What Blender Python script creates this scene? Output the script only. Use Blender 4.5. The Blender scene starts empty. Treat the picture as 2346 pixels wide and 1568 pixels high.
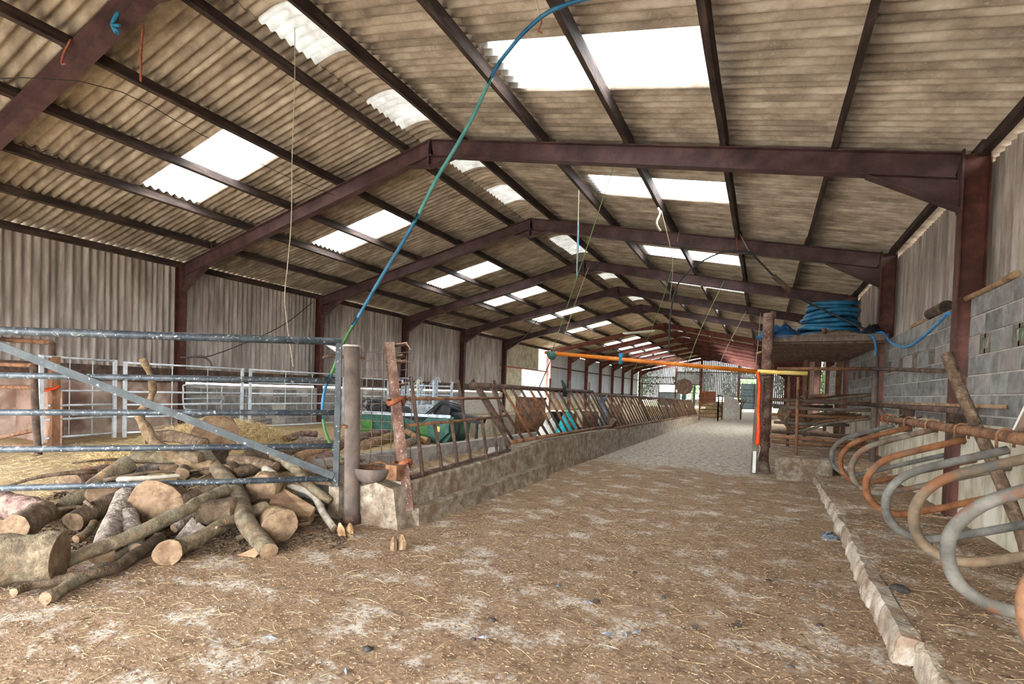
import bpy, math, random
from mathutils import Vector, Matrix, noise as mnoise

# ------------------------------------------------------------------ camera, sky, exposure
scene = bpy.context.scene
COL = scene.collection

def _cam():
    yaw, pit, rol = math.radians(-26.629), math.radians(-1.3404), math.radians(1.8228)
    fw = Vector((math.sin(yaw)*math.cos(pit), math.cos(yaw)*math.cos(pit), math.sin(pit)))
    r = Vector((math.cos(yaw), -math.sin(yaw), 0))
    u = r.cross(fw)
    r2 = math.cos(rol)*r + math.sin(rol)*u
    u2 = -math.sin(rol)*r + math.cos(rol)*u
    cd = bpy.data.cameras.new('camera')
    cd.sensor_width = 36.0
    cd.lens = 1144.216/2346*36.0
    cd.shift_y = 139.235/2346
    cd.clip_start, cd.clip_end = 0.05, 400
    cam = bpy.data.objects.new('camera', cd)
    COL.objects.link(cam)
    m = Matrix((r2, u2, -fw)).transposed().to_4x4()
    m.translation = Vector((5.80, -7.796, 1.5))
    cam.matrix_world = m
    scene.camera = cam
_cam()

SKY_STRENGTH = 1.0
world = bpy.data.worlds.new('overcast_sky')
scene.world = world
world.use_nodes = True
_nt = world.node_tree
_nt.nodes.clear()
_o = _nt.nodes.new('ShaderNodeOutputWorld')
_b = _nt.nodes.new('ShaderNodeBackground')
_b.inputs['Color'].default_value = (0.93, 0.97, 1.0, 1)
_b.inputs['Strength'].default_value = SKY_STRENGTH
_nt.links.new(_b.outputs[0], _o.inputs[0])

def portal(name, loc, rot, sx, sy):
    """marks an opening for sky light (it gives off no light of its own)"""
    ld = bpy.data.lights.new(name, 'AREA')
    ld.shape = 'RECTANGLE'
    ld.size, ld.size_y = sx, sy
    ld.cycles.is_portal = True
    o = bpy.data.objects.new(name, ld)
    o.location = loc
    o.rotation_euler = rot
    COL.objects.link(o)
# the open end of the barn that the photographer stands in
portal('sky_portal', (0, -9.4, 1.25), (math.radians(90), 0, 0), 16.4, 2.6)

vs = scene.view_settings
vs.view_transform = 'Standard'
vs.look = 'None'
vs.gamma = 1.0
vs.use_curve_mapping = False
vs.exposure = 4.6
try:
    scene.cycles.use_denoising = True
    scene.cycles.max_bounces = 7
    scene.cycles.diffuse_bounces = 5
    scene.cycles.glossy_bounces = 2
    scene.cycles.transmission_bounces = 3
    scene.cycles.use_adaptive_sampling = True
    scene.cycles.adaptive_threshold = 0.04
    scene.cycles.caustics_reflective = False
    scene.cycles.caustics_refractive = False
    scene.cycles.sample_clamp_indirect = 6.0
except Exception:
    pass

# ------------------------------------------------------------------ helpers
rnd = random.Random(7)
W, XR, H, R, S = 7.74, 7.82, 4.51, 6.19, 4.572
PITCH = 1.016
M = {}

def srgb(r, g, b):
    def f(c):
        c /= 255.0
        return c/12.92 if c <= 0.04045 else ((c+0.055)/1.055)**2.4
    return (f(r), f(g), f(b), 1.0)

def mat(name, cols, scale=4.0, stretch=(1, 1, 1), rough=0.85, metal=0.0, bump=0.3, bscale=30.0, bdist=0.01,
        rand=0.12, specks=None, detail=5.0, coord='pos', spec=0.3, blotch=None, translucent=0.0):
    """noise driven colour (2-4 stops) with optional blotches, specks, per-object tone and bump"""
    m = bpy.data.materials.new(name)
    m.use_nodes = True
    nt = m.node_tree
    N, L = nt.nodes, nt.links
    N.clear()
    out = N.new('ShaderNodeOutputMaterial')
    bs = N.new('ShaderNodeBsdfPrincipled')
    bs.inputs['Roughness'].default_value = rough
    bs.inputs['Metallic'].default_value = metal
    if 'Specular IOR Level' in bs.inputs:
        bs.inputs['Specular IOR Level'].default_value = spec
    if coord == 'obj':
        tc = N.new('ShaderNodeTexCoord'); src = tc.outputs['Object']
    else:
        ge = N.new('ShaderNodeNewGeometry'); src = ge.outputs['Position']
    oi = N.new('ShaderNodeObjectInfo')
    mp = N.new('ShaderNodeMapping')
    mp.inputs['Scale'].default_value = stretch
    L.new(src, mp.inputs['Vector'])
    sh = N.new('ShaderNodeVectorMath'); sh.operation = 'ADD'
    mul = N.new('ShaderNodeMath'); mul.operation = 'MULTIPLY'; mul.inputs[1].default_value = 37.0
    L.new(oi.outputs['Random'], mul.inputs[0])
    L.new(mp.outputs[0], sh.inputs[0]); L.new(mul.outputs[0], sh.inputs[1])
    n1 = N.new('ShaderNodeTexNoise')
    n1.inputs['Scale'].default_value = scale
    n1.inputs['Detail'].default_value = detail
    n1.inputs['Roughness'].default_value = 0.65
    L.new(sh.outputs[0], n1.inputs['Vector'])
    cr = N.new('ShaderNodeValToRGB')
    el = cr.color_ramp.elements
    k = len(cols)
    lo, hi = 0.32, 0.68
    el[0].position, el[0].color = lo, srgb(*cols[0])
    el[1].position, el[1].color = hi, srgb(*cols[-1])
    for i in range(1, k-1):
        e = el.new(lo+(hi-lo)*i/(k-1)); e.color = srgb(*cols[i])
    L.new(n1.outputs['Fac'], cr.inputs['Fac'])
    col = cr.outputs['Color']
    def threshold_mix(col, c, sc, lo_, hi_, fac, stretch2=None):
        n = N.new('ShaderNodeTexNoise')
        n.inputs['Scale'].default_value = sc
        n.inputs['Detail'].default_value = 3.0
        n.inputs['Roughness'].default_value = 0.6
        if stretch2:
            m2 = N.new('ShaderNodeMapping'); m2.inputs['Scale'].default_value = stretch2
            L.new(src, m2.inputs['Vector']); L.new(m2.outputs[0], n.inputs['Vector'])
        else:
            L.new(sh.outputs[0], n.inputs['Vector'])
        mr = N.new('ShaderNodeMapRange')
        mr.inputs['From Min'].default_value = lo_
        mr.inputs['From Max'].default_value = hi_
        mr.inputs['To Max'].default_value = fac
        L.new(n.outputs['Fac'], mr.inputs['Value'])
        mx = N.new('ShaderNodeMixRGB')
        mx.inputs['Color2'].default_value = srgb(*c)
        L.new(mr.outputs[0], mx.inputs['Fac']); L.new(col, mx.inputs['Color1'])
        return mx.outputs['Color']
    for t in (blotch or []):
        col = threshold_mix(col, *t)
    for t in (specks or []):
        col = threshold_mix(col, *t)
    if rand:
        hs = N.new('ShaderNodeHueSaturation')
        mr = N.new('ShaderNodeMapRange')
        mr.inputs['To Min'].default_value = 1.0-rand
        mr.inputs['To Max'].default_value = 1.0+rand
        L.new(oi.outputs['Random'], mr.inputs['Value'])
        L.new(mr.outputs[0], hs.inputs['Value']); L.new(col, hs.inputs['Color'])
        col = hs.outputs['Color']
    L.new(col, bs.inputs['Base Color'])
    if bump:
        n2 = N.new('ShaderNodeTexNoise')
        n2.inputs['Scale'].default_value = bscale
        n2.inputs['Detail'].default_value = 3.0
        n2.inputs['Roughness'].default_value = 0.7
        L.new(sh.outputs[0], n2.inputs['Vector'])
        bp = N.new('ShaderNodeBump')
        bp.inputs['Strength'].default_value = bump
        bp.inputs['Distance'].default_value = bdist
        L.new(n2.outputs['Fac'], bp.inputs['Height'])
        L.new(bp.outputs[0], bs.inputs['Normal'])
    last = bs.outputs[0]
    if translucent:
        tr = N.new('ShaderNodeBsdfTranslucent')
        L.new(col, tr.inputs['Color'])
        ms = N.new('ShaderNodeMixShader'); ms.inputs[0].default_value = translucent
        L.new(last, ms.inputs[1]); L.new(tr.outputs[0], ms.inputs[2])
        last = ms.outputs[0]
    L.new(last, out.inputs['Surface'])
    M[name] = m
    return m

class MB:
    """collects vertices and faces for one mesh"""
    def __init__(s):
        s.v, s.f, s.sm, s.mi = [], [], [], []
    def add(s, vs, fs, smooth=False, mi=0):
        b = len(s.v)
        s.v += [tuple(p) for p in vs]
        for q in fs:
            s.f.append([b+i for i in q]); s.sm.append(smooth); s.mi.append(mi)
        return s
    def box(s, a, b):
        x0, y0, z0 = a; x1, y1, z1 = b
        vs = [(x0,y0,z0),(x1,y0,z0),(x1,y1,z0),(x0,y1,z0),(x0,y0,z1),(x1,y0,z1),(x1,y1,z1),(x0,y1,z1)]
        return s.add(vs, [(3,2,1,0),(4,5,6,7),(0,1,5,4),(1,2,6,5),(2,3,7,6),(3,0,4,7)])
    def bar(s, p, q, w, h, up=(0, 0, 1), roll=0.0):
        """box of width w, height h along p-q"""
        p, q = Vector(p), Vector(q)
        d = (q-p).normalized()
        upv = Vector(up)
        if abs(d.dot(upv)) > 0.97:
            upv = Vector((0, 1, 0))
        r = d.cross(upv).normalized(); u = r.cross(d).normalized()
        if roll:
            r, u = r*math.cos(roll)+u*math.sin(roll), u*math.cos(roll)-r*math.sin(roll)
        vs = []
        for c in (p, q):
            for a, b in ((-1,-1),(1,-1),(1,1),(-1,1)):
                vs.append(c+r*(a*w/2)+u*(b*h/2))
        return s.add(vs, [(0,3,2,1),(4,5,6,7),(0,1,5,4),(1,2,6,5),(2,3,7,6),(3,0,4,7)])
    def prism(s, poly, ax, a0, a1):
        """polygon of 2d points extruded along an axis (0,1,2)"""
        n = len(poly)
        def P(u, v, a):
            return [(a,u,v),(u,a,v),(u,v,a)][ax]
        vs = [P(u,v,a0) for u,v in poly]+[P(u,v,a1) for u,v in poly]
        fs = [tuple(range(n)), tuple(range(2*n-1, n-1, -1))]
        for i in range(n):
            j = (i+1) % n
            fs.append((i, n+i, n+j, j))
        return s.add(vs, fs)
    def tube(s, pts, r, seg=8, cap=True, smooth=True, wob=0.0, seed=0, r1=None, closed=False, mi_cap=None, capdent=0.0):
        P = [Vector(p) for p in pts]
        n = len(P)
        if not isinstance(r, (list, tuple)):
            rr = [r+(((r1 if r1 is not None else r)-r)*i/max(1, n-1)) for i in range(n)]
        else:
            rr = list(r)
        vs, fs = [], []
        prev = None
        g = random.Random(seed)
        ph = [g.uniform(0, 6.28) for _ in range(4)]
        for i in range(n):
            if closed:
                d = P[(i+1) % n]-P[i-1]
            else:
                d = P[min(i+1, n-1)]-P[max(i-1, 0)]
            if d.length < 1e-9:
                d = Vector((0, 0, 1))
            d.normalize()
            if prev is None:
                a = Vector((0, 0, 1)) if abs(d.z) < 0.9 else Vector((1, 0, 0))
                prev = (a-d*a.dot(d)).normalized()
            else:
                prev = (prev-d*prev.dot(d)).normalized()
            b = d.cross(prev)
            for k in range(seg):
                t = 2*math.pi*k/seg
                q = rr[i]
                if wob:
                    q *= 1+wob*(math.sin(2*t+ph[0])*0.6+math.sin(3*t+ph[1]+i*0.5)*0.4+math.sin(5*t+ph[2]+i*1.3)*0.25+g.uniform(-.25, .25))
                vs.append(P[i]+(prev*math.cos(t)+b*math.sin(t))*q)
        m = n if closed else n-1
        for i in range(m):
            j = (i+1) % n
            for k in range(seg):
                l = (k+1) % seg
                fs.append((i*seg+k, i*seg+l, j*seg+l, j*seg+k))
        s.add(vs, fs, smooth)
        if cap and not closed:
            base = len(s.v)-len(vs)
            mc = 0 if mi_cap is None else mi_cap
            s.f.append([base+k for k in range(seg-1, -1, -1)]); s.sm.append(False); s.mi.append(mc)
            s.f.append([base+(n-1)*seg+k for k in range(seg)]); s.sm.append(False); s.mi.append(mc)
        return s
    def mesh(s, name, off=(0, 0, 0)):
        me = bpy.data.meshes.new(name)
        ox, oy, oz = off
        me.from_pydata([(x-ox, y-oy, z-oz) for x, y, z in s.v], [], s.f)
        me.polygons.foreach_set('use_smooth', s.sm)
        if any(s.mi):
            me.polygons.foreach_set('material_index', s.mi)
        me.update()
        return me

def smooth(pts, sub=4):
    """Catmull-Rom through the points"""
    P = [Vector(p) for p in pts]
    if len(P) < 3:
        return P
    out = []
    for i in range(len(P)-1):
        p0 = P[i-1] if i else P[0]*2-P[1]
        p1, p2 = P[i], P[i+1]
        p3 = P[i+2] if i+2 < len(P) else P[-1]*2-P[-2]
        for k in range(sub):
            t = k/sub
            out.append(0.5*((2*p1)+(p2-p0)*t+(2*p0-5*p1+4*p2-p3)*t*t+(3*p1-p0-3*p2+p3)*t*t*t))
    out.append(P[-1])
    return out

def tag(o, label=None, cat=None, group=None, kind=None):
    if label: o['label'] = label
    if cat: o['category'] = cat
    if group: o['group'] = group
    if kind: o['kind'] = kind
    return o

def thing(name, label, cat, loc, group=None, kind=None):
    o = bpy.data.objects.new(name, None)
    o.location = loc
    o.empty_display_size = 0.1
    COL.objects.link(o)
    return tag(o, label, cat, group, kind)

def wloc(o):
    v = Vector(o.location)
    while o.parent:
        o = o.parent
        v += Vector(o.location)
    return v

def obj(name, mb, m, parent=None, label=None, mats=None):
    """one mesh object whose origin sits at the base of its geometry; mb holds world coordinates"""
    xs = [p[0] for p in mb.v]; ys = [p[1] for p in mb.v]; zs = [p[2] for p in mb.v]
    c = Vector(((min(xs)+max(xs))/2, (min(ys)+max(ys))/2, min(zs)))
    me = mb.mesh(name, c)
    for q in ([m] if mats is None else mats):
        me.materials.append(M[q] if isinstance(q, str) else q)
    o = bpy.data.objects.new(name, me)
    COL.objects.link(o)
    if parent is not None:
        o.parent = parent
        o.location = c-wloc(parent)
    else:
        o.location = c
    if label: o['label'] = label
    return o

def inst(name, me, parent, loc, rot=None):
    o = bpy.data.objects.new(name, me)
    COL.objects.link(o)
    o.parent = parent
    o.location = Vector(loc)-(wloc(parent) if parent else Vector())
    if rot: o.rotation_euler = rot
    return o

def copy_tree(o, parent=None):
    c = o.copy(); COL.objects.link(c); c.parent = parent
    for ch in list(o.children):
        copy_tree(ch, c)
    return c

def nz(x, y, z=0.0, s=1.0):
    return mnoise.noise(Vector((x*s, y*s, z*s)))
# ------------------------------------------------------------------ materials
mat('roof_sheet', [(124,110,95),(168,152,134),(202,189,171)], 4.0, (.45,1,.45), bump=0.5, bscale=60, bdist=.004, rand=.09,
    blotch=[((106,94,82), 1.2, .5, .75, .55, (.25, 3.2, .25))], specks=[((208,198,180), 70, .6, .72, .45)])
mat('sheet_pale_lit', [(150,142,120),(178,170,148),(200,193,170)], 3.0, bump=.4, bscale=60, bdist=.004, rand=.07,  # paler tone paints in the far roof's stronger skylight; also for pale wall sheets
    blotch=[((130,125,98), 1.4, .52, .75, .6)])
mat('wall_sheet', [(122,110,102),(160,147,138),(190,180,171)], 2.2, (1,4,.35), bump=.4, bscale=50, bdist=.004, rand=.08,
    blotch=[((88,78,70), 1.0, .5, .75, .6, (1,3.5,.4))], specks=[((205,198,190), 60, .62, .72, .4)])
mat('gable_board', [(104,106,106),(134,136,136),(160,161,161)], 2.0, (3,3,.4), rough=.7, bump=.2, rand=.12)
mat('white_sheet', [(150,152,154),(172,174,176),(190,191,192)], 2.0, (1,3,.4), rough=.6, bump=.15, rand=.04)
mat('skylight', [(236,240,240),(246,248,248),(252,253,253)], 6.0, rough=.5, bump=.1, rand=0, translucent=.92,
    specks=[((150,145,135), 9, .66, .74, .8)])
mat('skylight_dirty', [(132,128,120),(158,155,148),(178,176,170)], 3.0, rough=.6, bump=.1, rand=0, translucent=.1)
mat('purlin', [(36,28,25),(58,46,41),(84,68,60)], 4.0, (3,.5,3), bump=.5, bscale=40, rand=.15)
mat('rafter_paint', [(52,36,36),(74,52,51),(94,68,66)], 3.0, rough=.6, bump=.25, bscale=50, bdist=.003, rand=.05,
    blotch=[((44,32,32), 6, .58, .72, .6)])
mat('column_paint', [(48,26,19),(68,36,27),(90,52,42)], 3.0, rough=.6, bump=.3, bscale=60, bdist=.003, rand=.06,
    blotch=[((120,70,60), 7, .6, .78, .5)])
mat('red_frame', [(80,42,36),(102,56,48),(120,74,64)], 3.0, rough=.65, bump=.2, rand=.06)
mat('pink_frame', [(176,120,108),(196,142,128),(206,156,142)], 3.0, rough=.7, bump=.1, rand=.02)
mat('block', [(94,91,88),(122,119,116),(148,145,142)], 5.0, bump=.7, bscale=70, bdist=.006, rand=.13,
    blotch=[((150,138,130), 1.3, .5, .7, .6)], specks=[((74,68,62), 40, .62, .72, .5)])
mat('mortar', [(150,143,134),(172,165,156),(190,184,175)], 8.0, bump=.6, bscale=60, rand=0, specks=[((80,74,66), 30, .6, .7, .7)])
mat('render', [(150,140,118),(186,176,154),(206,200,184)], 2.2, bump=.4, bscale=40, rand=.05,
    blotch=[((128,110,84), 2.0, .52, .7, .7, (1,3,.5)), ((120,128,84), 1.5, .58, .75, .45)])
mat('pink_render', [(140,118,106),(168,148,134),(192,178,164)], 1.8, bump=.4, bscale=40, rand=.05,
    blotch=[((118,86,72), 1.2, .52, .62, .8)])
mat('concrete', [(92,80,66),(126,112,95),(156,144,127)], 9.0, bump=.8, bscale=45, bdist=.01, rand=.05,
    blotch=[((100,77,57), 3.6, .48, .66, .8)], specks=[((66,55,45), 30, .58, .68, .7)])
mat('kerb', [(120,106,90),(158,145,128),(186,175,160)], 4.0, bump=.9, bscale=30, bdist=.015, rand=.05,
    blotch=[((112,86,64), 3.0, .5, .66, .8)], specks=[((84,70,58), 22, .6, .7, .6)])
mat('trough_inside', [(150,138,108),(184,172,140),(202,192,164)], 3.0, bump=.4, rand=.02)
mat('trough_wall', [(108,100,96),(138,130,124),(160,152,146)], 4.0, bump=.5, bscale=60, rand=.04)
mat('rust', [(58,40,29),(92,63,44),(122,86,60),(98,77,62)], 7.0, bump=.6, bscale=80, bdist=.004, rand=.12,
    specks=[((170,120,84), 30, .6, .72, .5), ((190,176,160), 50, .66, .74, .4)])
mat('rust_dark', [(50,39,33),(76,59,49),(102,79,65)], 7.0, bump=.6, bscale=80, bdist=.004, rand=.12,
    specks=[((160,148,136), 45, .62, .72, .45)])
mat('rust_orange', [(88,46,30),(122,68,44),(146,92,64)], 8.0, bump=.6, bscale=90, bdist=.004, rand=.1)
mat('loop_pipe', [(64,57,49),(96,87,75),(122,113,99)], 5.0, bump=.35, bscale=80, bdist=.003, rand=.1,
    blotch=[((98,58,34), 3.2, .5, .64, .8), ((70,46,33), 6.0, .55, .66, .7)])
mat('loop_grey', [(62,60,55),(88,85,79),(110,107,100)], 6.0, bump=.3, bscale=80, bdist=.003, rand=.05, blotch=[((92,68,50), 4.0, .58, .68, .5)])
mat('loop_patch', [(62,59,53),(86,82,75),(108,103,95)], 6.0, bump=.3, bscale=80, bdist=.003, rand=.03, blotch=[((104,64,44), 5.0, .55, .62, .85)])
mat('loop_brown', [(72,60,47),(98,82,64),(120,103,82)], 6.0, bump=.35, bscale=80, bdist=.003, rand=.03, blotch=[((106,64,38), 3.5, .5, .62, .8), ((70,70,68), 4.5, .55, .65, .7)])
mat('loop_rust', [(78,48,28),(108,68,40),(130,90,58)], 7.0, bump=.5, bscale=80, bdist=.004, rand=.06, blotch=[((92,78,64), 4.0, .55, .66, .6)])
mat('gate_steel', [(46,51,55),(67,73,78),(90,95,99)], 9.0, rough=.5, metal=.25, bump=.3, bscale=90, bdist=.002, rand=.04,
    specks=[((186,184,176), 34, .6, .68, .8), ((46,54,66), 6, .52, .68, .7)])
mat('brace_steel', [(40,44,45),(54,58,59),(68,72,72)], 6.0, rough=.5, metal=.25, bump=.25, bscale=60, bdist=.002, rand=.02,
    specks=[((210,210,206), 24, .66, .72, .6)])
mat('hurdle_steel', [(160,166,172),(188,194,199),(210,214,217)], 6.0, rough=.45, metal=.2, bump=.1, rand=.05)
mat('post_pipe', [(68,58,52),(92,80,72),(116,104,94)], 4.0, (1,1,.6), bump=.4, bscale=70, bdist=.003, rand=.04,
    blotch=[((92,62,48), 2.0, .54, .68, .8)])
mat('rusty_post', [(72,50,42),(104,76,64),(140,116,100)], 5.0, bump=.8, bscale=60, bdist=.006, rand=.03,
    specks=[((196,184,170), 40, .6, .7, .6)])
mat('bark_g', [(70,59,45),(102,88,68),(134,120,97)], 11.0, bump=.9, bscale=40, bdist=.014, rand=.12,
    blotch=[((108,103,85), 4.0, .5, .62, .6), ((134,92,58), 7.0, .6, .7, .7), ((70,58,44), 9.0, .56, .66, .6)])
mat('bark_b', [(60,46,35),(96,77,60),(132,112,92)], 14.0, bump=1.0, bscale=30, bdist=.02, rand=.1)
mat('bark_r', [(78,58,52),(116,92,82),(152,128,114)], 14.0, bump=1.0, bscale=30, bdist=.02, rand=.1, blotch=[((156,100,60), 4, .58, .68, .7)])
mat('bark_d', [(50,38,28),(80,64,48),(106,90,72)], 8.0, bump=1.0, bscale=30, bdist=.02, rand=.1)
mat('bark_w', [(82,70,62),(128,114,104),(172,158,146)], 16.0, bump=1.2, bscale=26, bdist=.025, rand=.08)
mat('bark_f', [(84,66,47),(118,96,71),(146,124,97)], 12.0, bump=.9, bscale=30, bdist=.018, rand=.08)
mat('bark_p', [(132,122,108),(164,154,138),(186,178,162)], 8.0, bump=.5, bscale=40, bdist=.01, rand=.06)
mat('bark_o', [(104,76,50),(142,110,78),(170,142,108)], 8.0, bump=.8, bscale=30, bdist=.015, rand=.08)
mat('cut_wood', [(84,66,50),(116,93,71),(142,119,93)], 9.0, bump=.5, bscale=50, bdist=.006, rand=.16,
    specks=[((92,64,42), 14, .56, .68, .7)], blotch=[((128,104,82), 5, .5, .65, .6)])
mat('split_wood', [(100,76,55),(132,104,78),(156,130,102)], 4.0, (1,1,5), bump=.5, bscale=25, bdist=.01, rand=.08)
mat('straw_pale', [(140,116,80),(172,148,108),(200,180,140)], 20.0, bump=0, rand=.05)
mat('straw_gold', [(148,122,82),(188,162,116),(216,196,152)], 8.0, bump=0, rand=.05)
mat('flake_brown', [(84,60,42),(128,98,72),(160,130,100)], 14.0, bump=0, rand=0)
mat('flake_pale', [(126,104,80),(150,130,106),(172,156,134)], 14.0, bump=0, rand=0)
mat('dung', [(30,26,24),(54,48,44),(80,72,66)], 20.0, bump=.6, bscale=60, rand=.1)
mat('feather', [(64,70,80),(94,100,110),(140,143,147)], 30.0, bump=.2, rand=.1)
mat('hose_blue', [(22,76,108),(36,96,130),(58,116,148)], 5.0, rough=.45, bump=.05, rand=.04)
mat('hose_teal', [(44,106,112),(70,130,124),(96,146,134)], 5.0, rough=.45, bump=.05, rand=.02)
mat('hose_green', [(48,84,42),(64,104,54),(86,124,70)], 5.0, rough=.45, bump=.05, rand=.02)
mat('pipe_blue', [(32,104,160),(52,126,180),(84,150,196)], 5.0, rough=.4, bump=.05, rand=.02)
mat('orange_pipe', [(170,88,16),(196,110,30),(210,136,60)], 3.0, rough=.5, bump=.05, rand=.02)
mat('yellow_pipe', [(214,176,80),(228,196,104),(236,210,130)], 3.0, rough=.5, bump=.05, rand=.02)
mat('orange_strap', [(206,52,6),(236,74,14),(244,108,40)], 8.0, rough=.6, bump=.1, rand=.04)
mat('black_rubber', [(18,18,20),(34,34,36),(54,54,56)], 8.0, rough=.6, bump=.1, rand=.04)
mat('cord_pale', [(150,140,118),(180,170,148),(200,192,172)], 40.0, bump=0, rand=.08)
mat('cord_green', [(86,116,66),(118,148,88),(146,172,116)], 40.0, bump=0, rand=.05)
mat('cord_blue', [(20,92,128),(36,118,150),(80,150,180)], 40.0, bump=0, rand=.05)
mat('cord_orange', [(118,62,44),(148,84,62),(166,108,84)], 40.0, bump=0, rand=.05)
mat('wire', [(70,52,44),(96,78,70),(120,104,96)], 30.0, rough=.6, bump=0, rand=.05)
mat('tarp_blue', [(24,56,92),(36,82,124),(70,116,156)], 4.0, rough=.5, bump=.3, bscale=20, rand=.02)
mat('tarp_black', [(22,24,30),(38,42,50),(60,64,72)], 6.0, rough=.5, bump=.3, rand=.02)
mat('sacking', [(70,54,44),(104,84,70),(132,112,96)], 7.0, bump=.5, bscale=50, rand=.05)
mat('deck_steel', [(66,49,40),(94,71,58),(118,94,79)], 4.0, (3,.5,1), bump=.4, bscale=50, rand=.08)
mat('timber', [(112,84,60),(146,116,86),(172,146,116)], 6.0, bump=.6, bscale=35, rand=.08)
mat('timber_grey', [(72,63,54),(100,89,78),(126,116,104)], 6.0, (1,1,.5), bump=.7, bscale=35, rand=.06)
mat('timber_orange', [(86,56,38),(114,78,54),(140,106,80)], 6.0, (1,1,.4), bump=.7, bscale=35, rand=.06)
mat('brown_board', [(112,88,74),(136,110,96),(152,128,114)], 3.0, bump=.3, rand=.03)
mat('white_trim', [(196,194,182),(216,214,204),(230,228,220)], 5.0, bump=.1, rand=.03)
mat('green_paint', [(44,84,34),(62,110,44),(82,130,62)], 4.0, rough=.5, bump=.2, rand=.04)
mat('dark_green_paint', [(30,62,52),(44,82,70),(66,104,92)], 4.0, rough=.45, bump=.2, rand=.04)
mat('galv', [(140,150,158),(172,182,190),(204,212,218)], 7.0, rough=.4, metal=.3, bump=.15, rand=.06, specks=[((90,98,106), 9, .55, .66, .7)])
mat('turquoise', [(10,130,150),(24,166,176),(70,196,190)], 8.0, rough=.5, bump=.3, rand=.03)
mat('white_bag', [(196,192,182),(214,210,202),(228,224,216)], 6.0, rough=.6, bump=.4, bscale=15, rand=.03)
mat('black_bucket', [(22,20,20),(36,34,34),(52,50,50)], 6.0, rough=.6, bump=.1, rand=.03)
mat('leaf', [(36,64,22),(68,104,40),(110,146,70)], 12.0, bump=0, rand=.2, rough=.6)
mat('grass', [(60,92,30),(96,130,48),(140,166,80)], 3.0, bump=.4, rand=0)
mat('gravel', [(120,114,106),(140,134,126),(156,150,142)], 3.0, bump=.4, rand=0)  # grey side ground added so its bounce does not tint the roof green
mat('fascia', [(84,70,60),(106,90,79),(126,110,98)], 4.0, (3,.5,1), bump=.4, rand=.06)
mat('yard', [(172,168,160),(188,184,176),(200,197,190)], 1.5, bump=.4, rand=0)  # unseen ground, made pale to bounce daylight onto the roof underside
mat('house_white', [(224,224,220),(232,232,228),(238,238,236)], 3.0, bump=.1, rand=0)
mat('slate', [(70,74,80),(92,96,102),(112,116,120)], 5.0, bump=.4, rand=.05)
mat('glass_dark', [(30,34,38),(44,50,54),(60,66,70)], 3.0, rough=.15, bump=0, rand=0, spec=.6)
mat('glass_green', [(70,108,84),(112,146,122),(170,192,176)], 9.0, rough=.2, bump=.1, rand=.05, spec=.6)
mat('blue_steel', [(108,126,134),(130,148,156),(150,166,172)], 4.0, rough=.5, bump=.1, rand=.03)
mat('cobweb', [(196,194,190),(214,212,208),(226,224,220)], 20.0, bump=0, rand=0, translucent=.4)
mat('tube_white', [(214,216,214),(228,230,228),(238,240,238)], 4.0, rough=.5, bump=0, rand=0)
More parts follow.
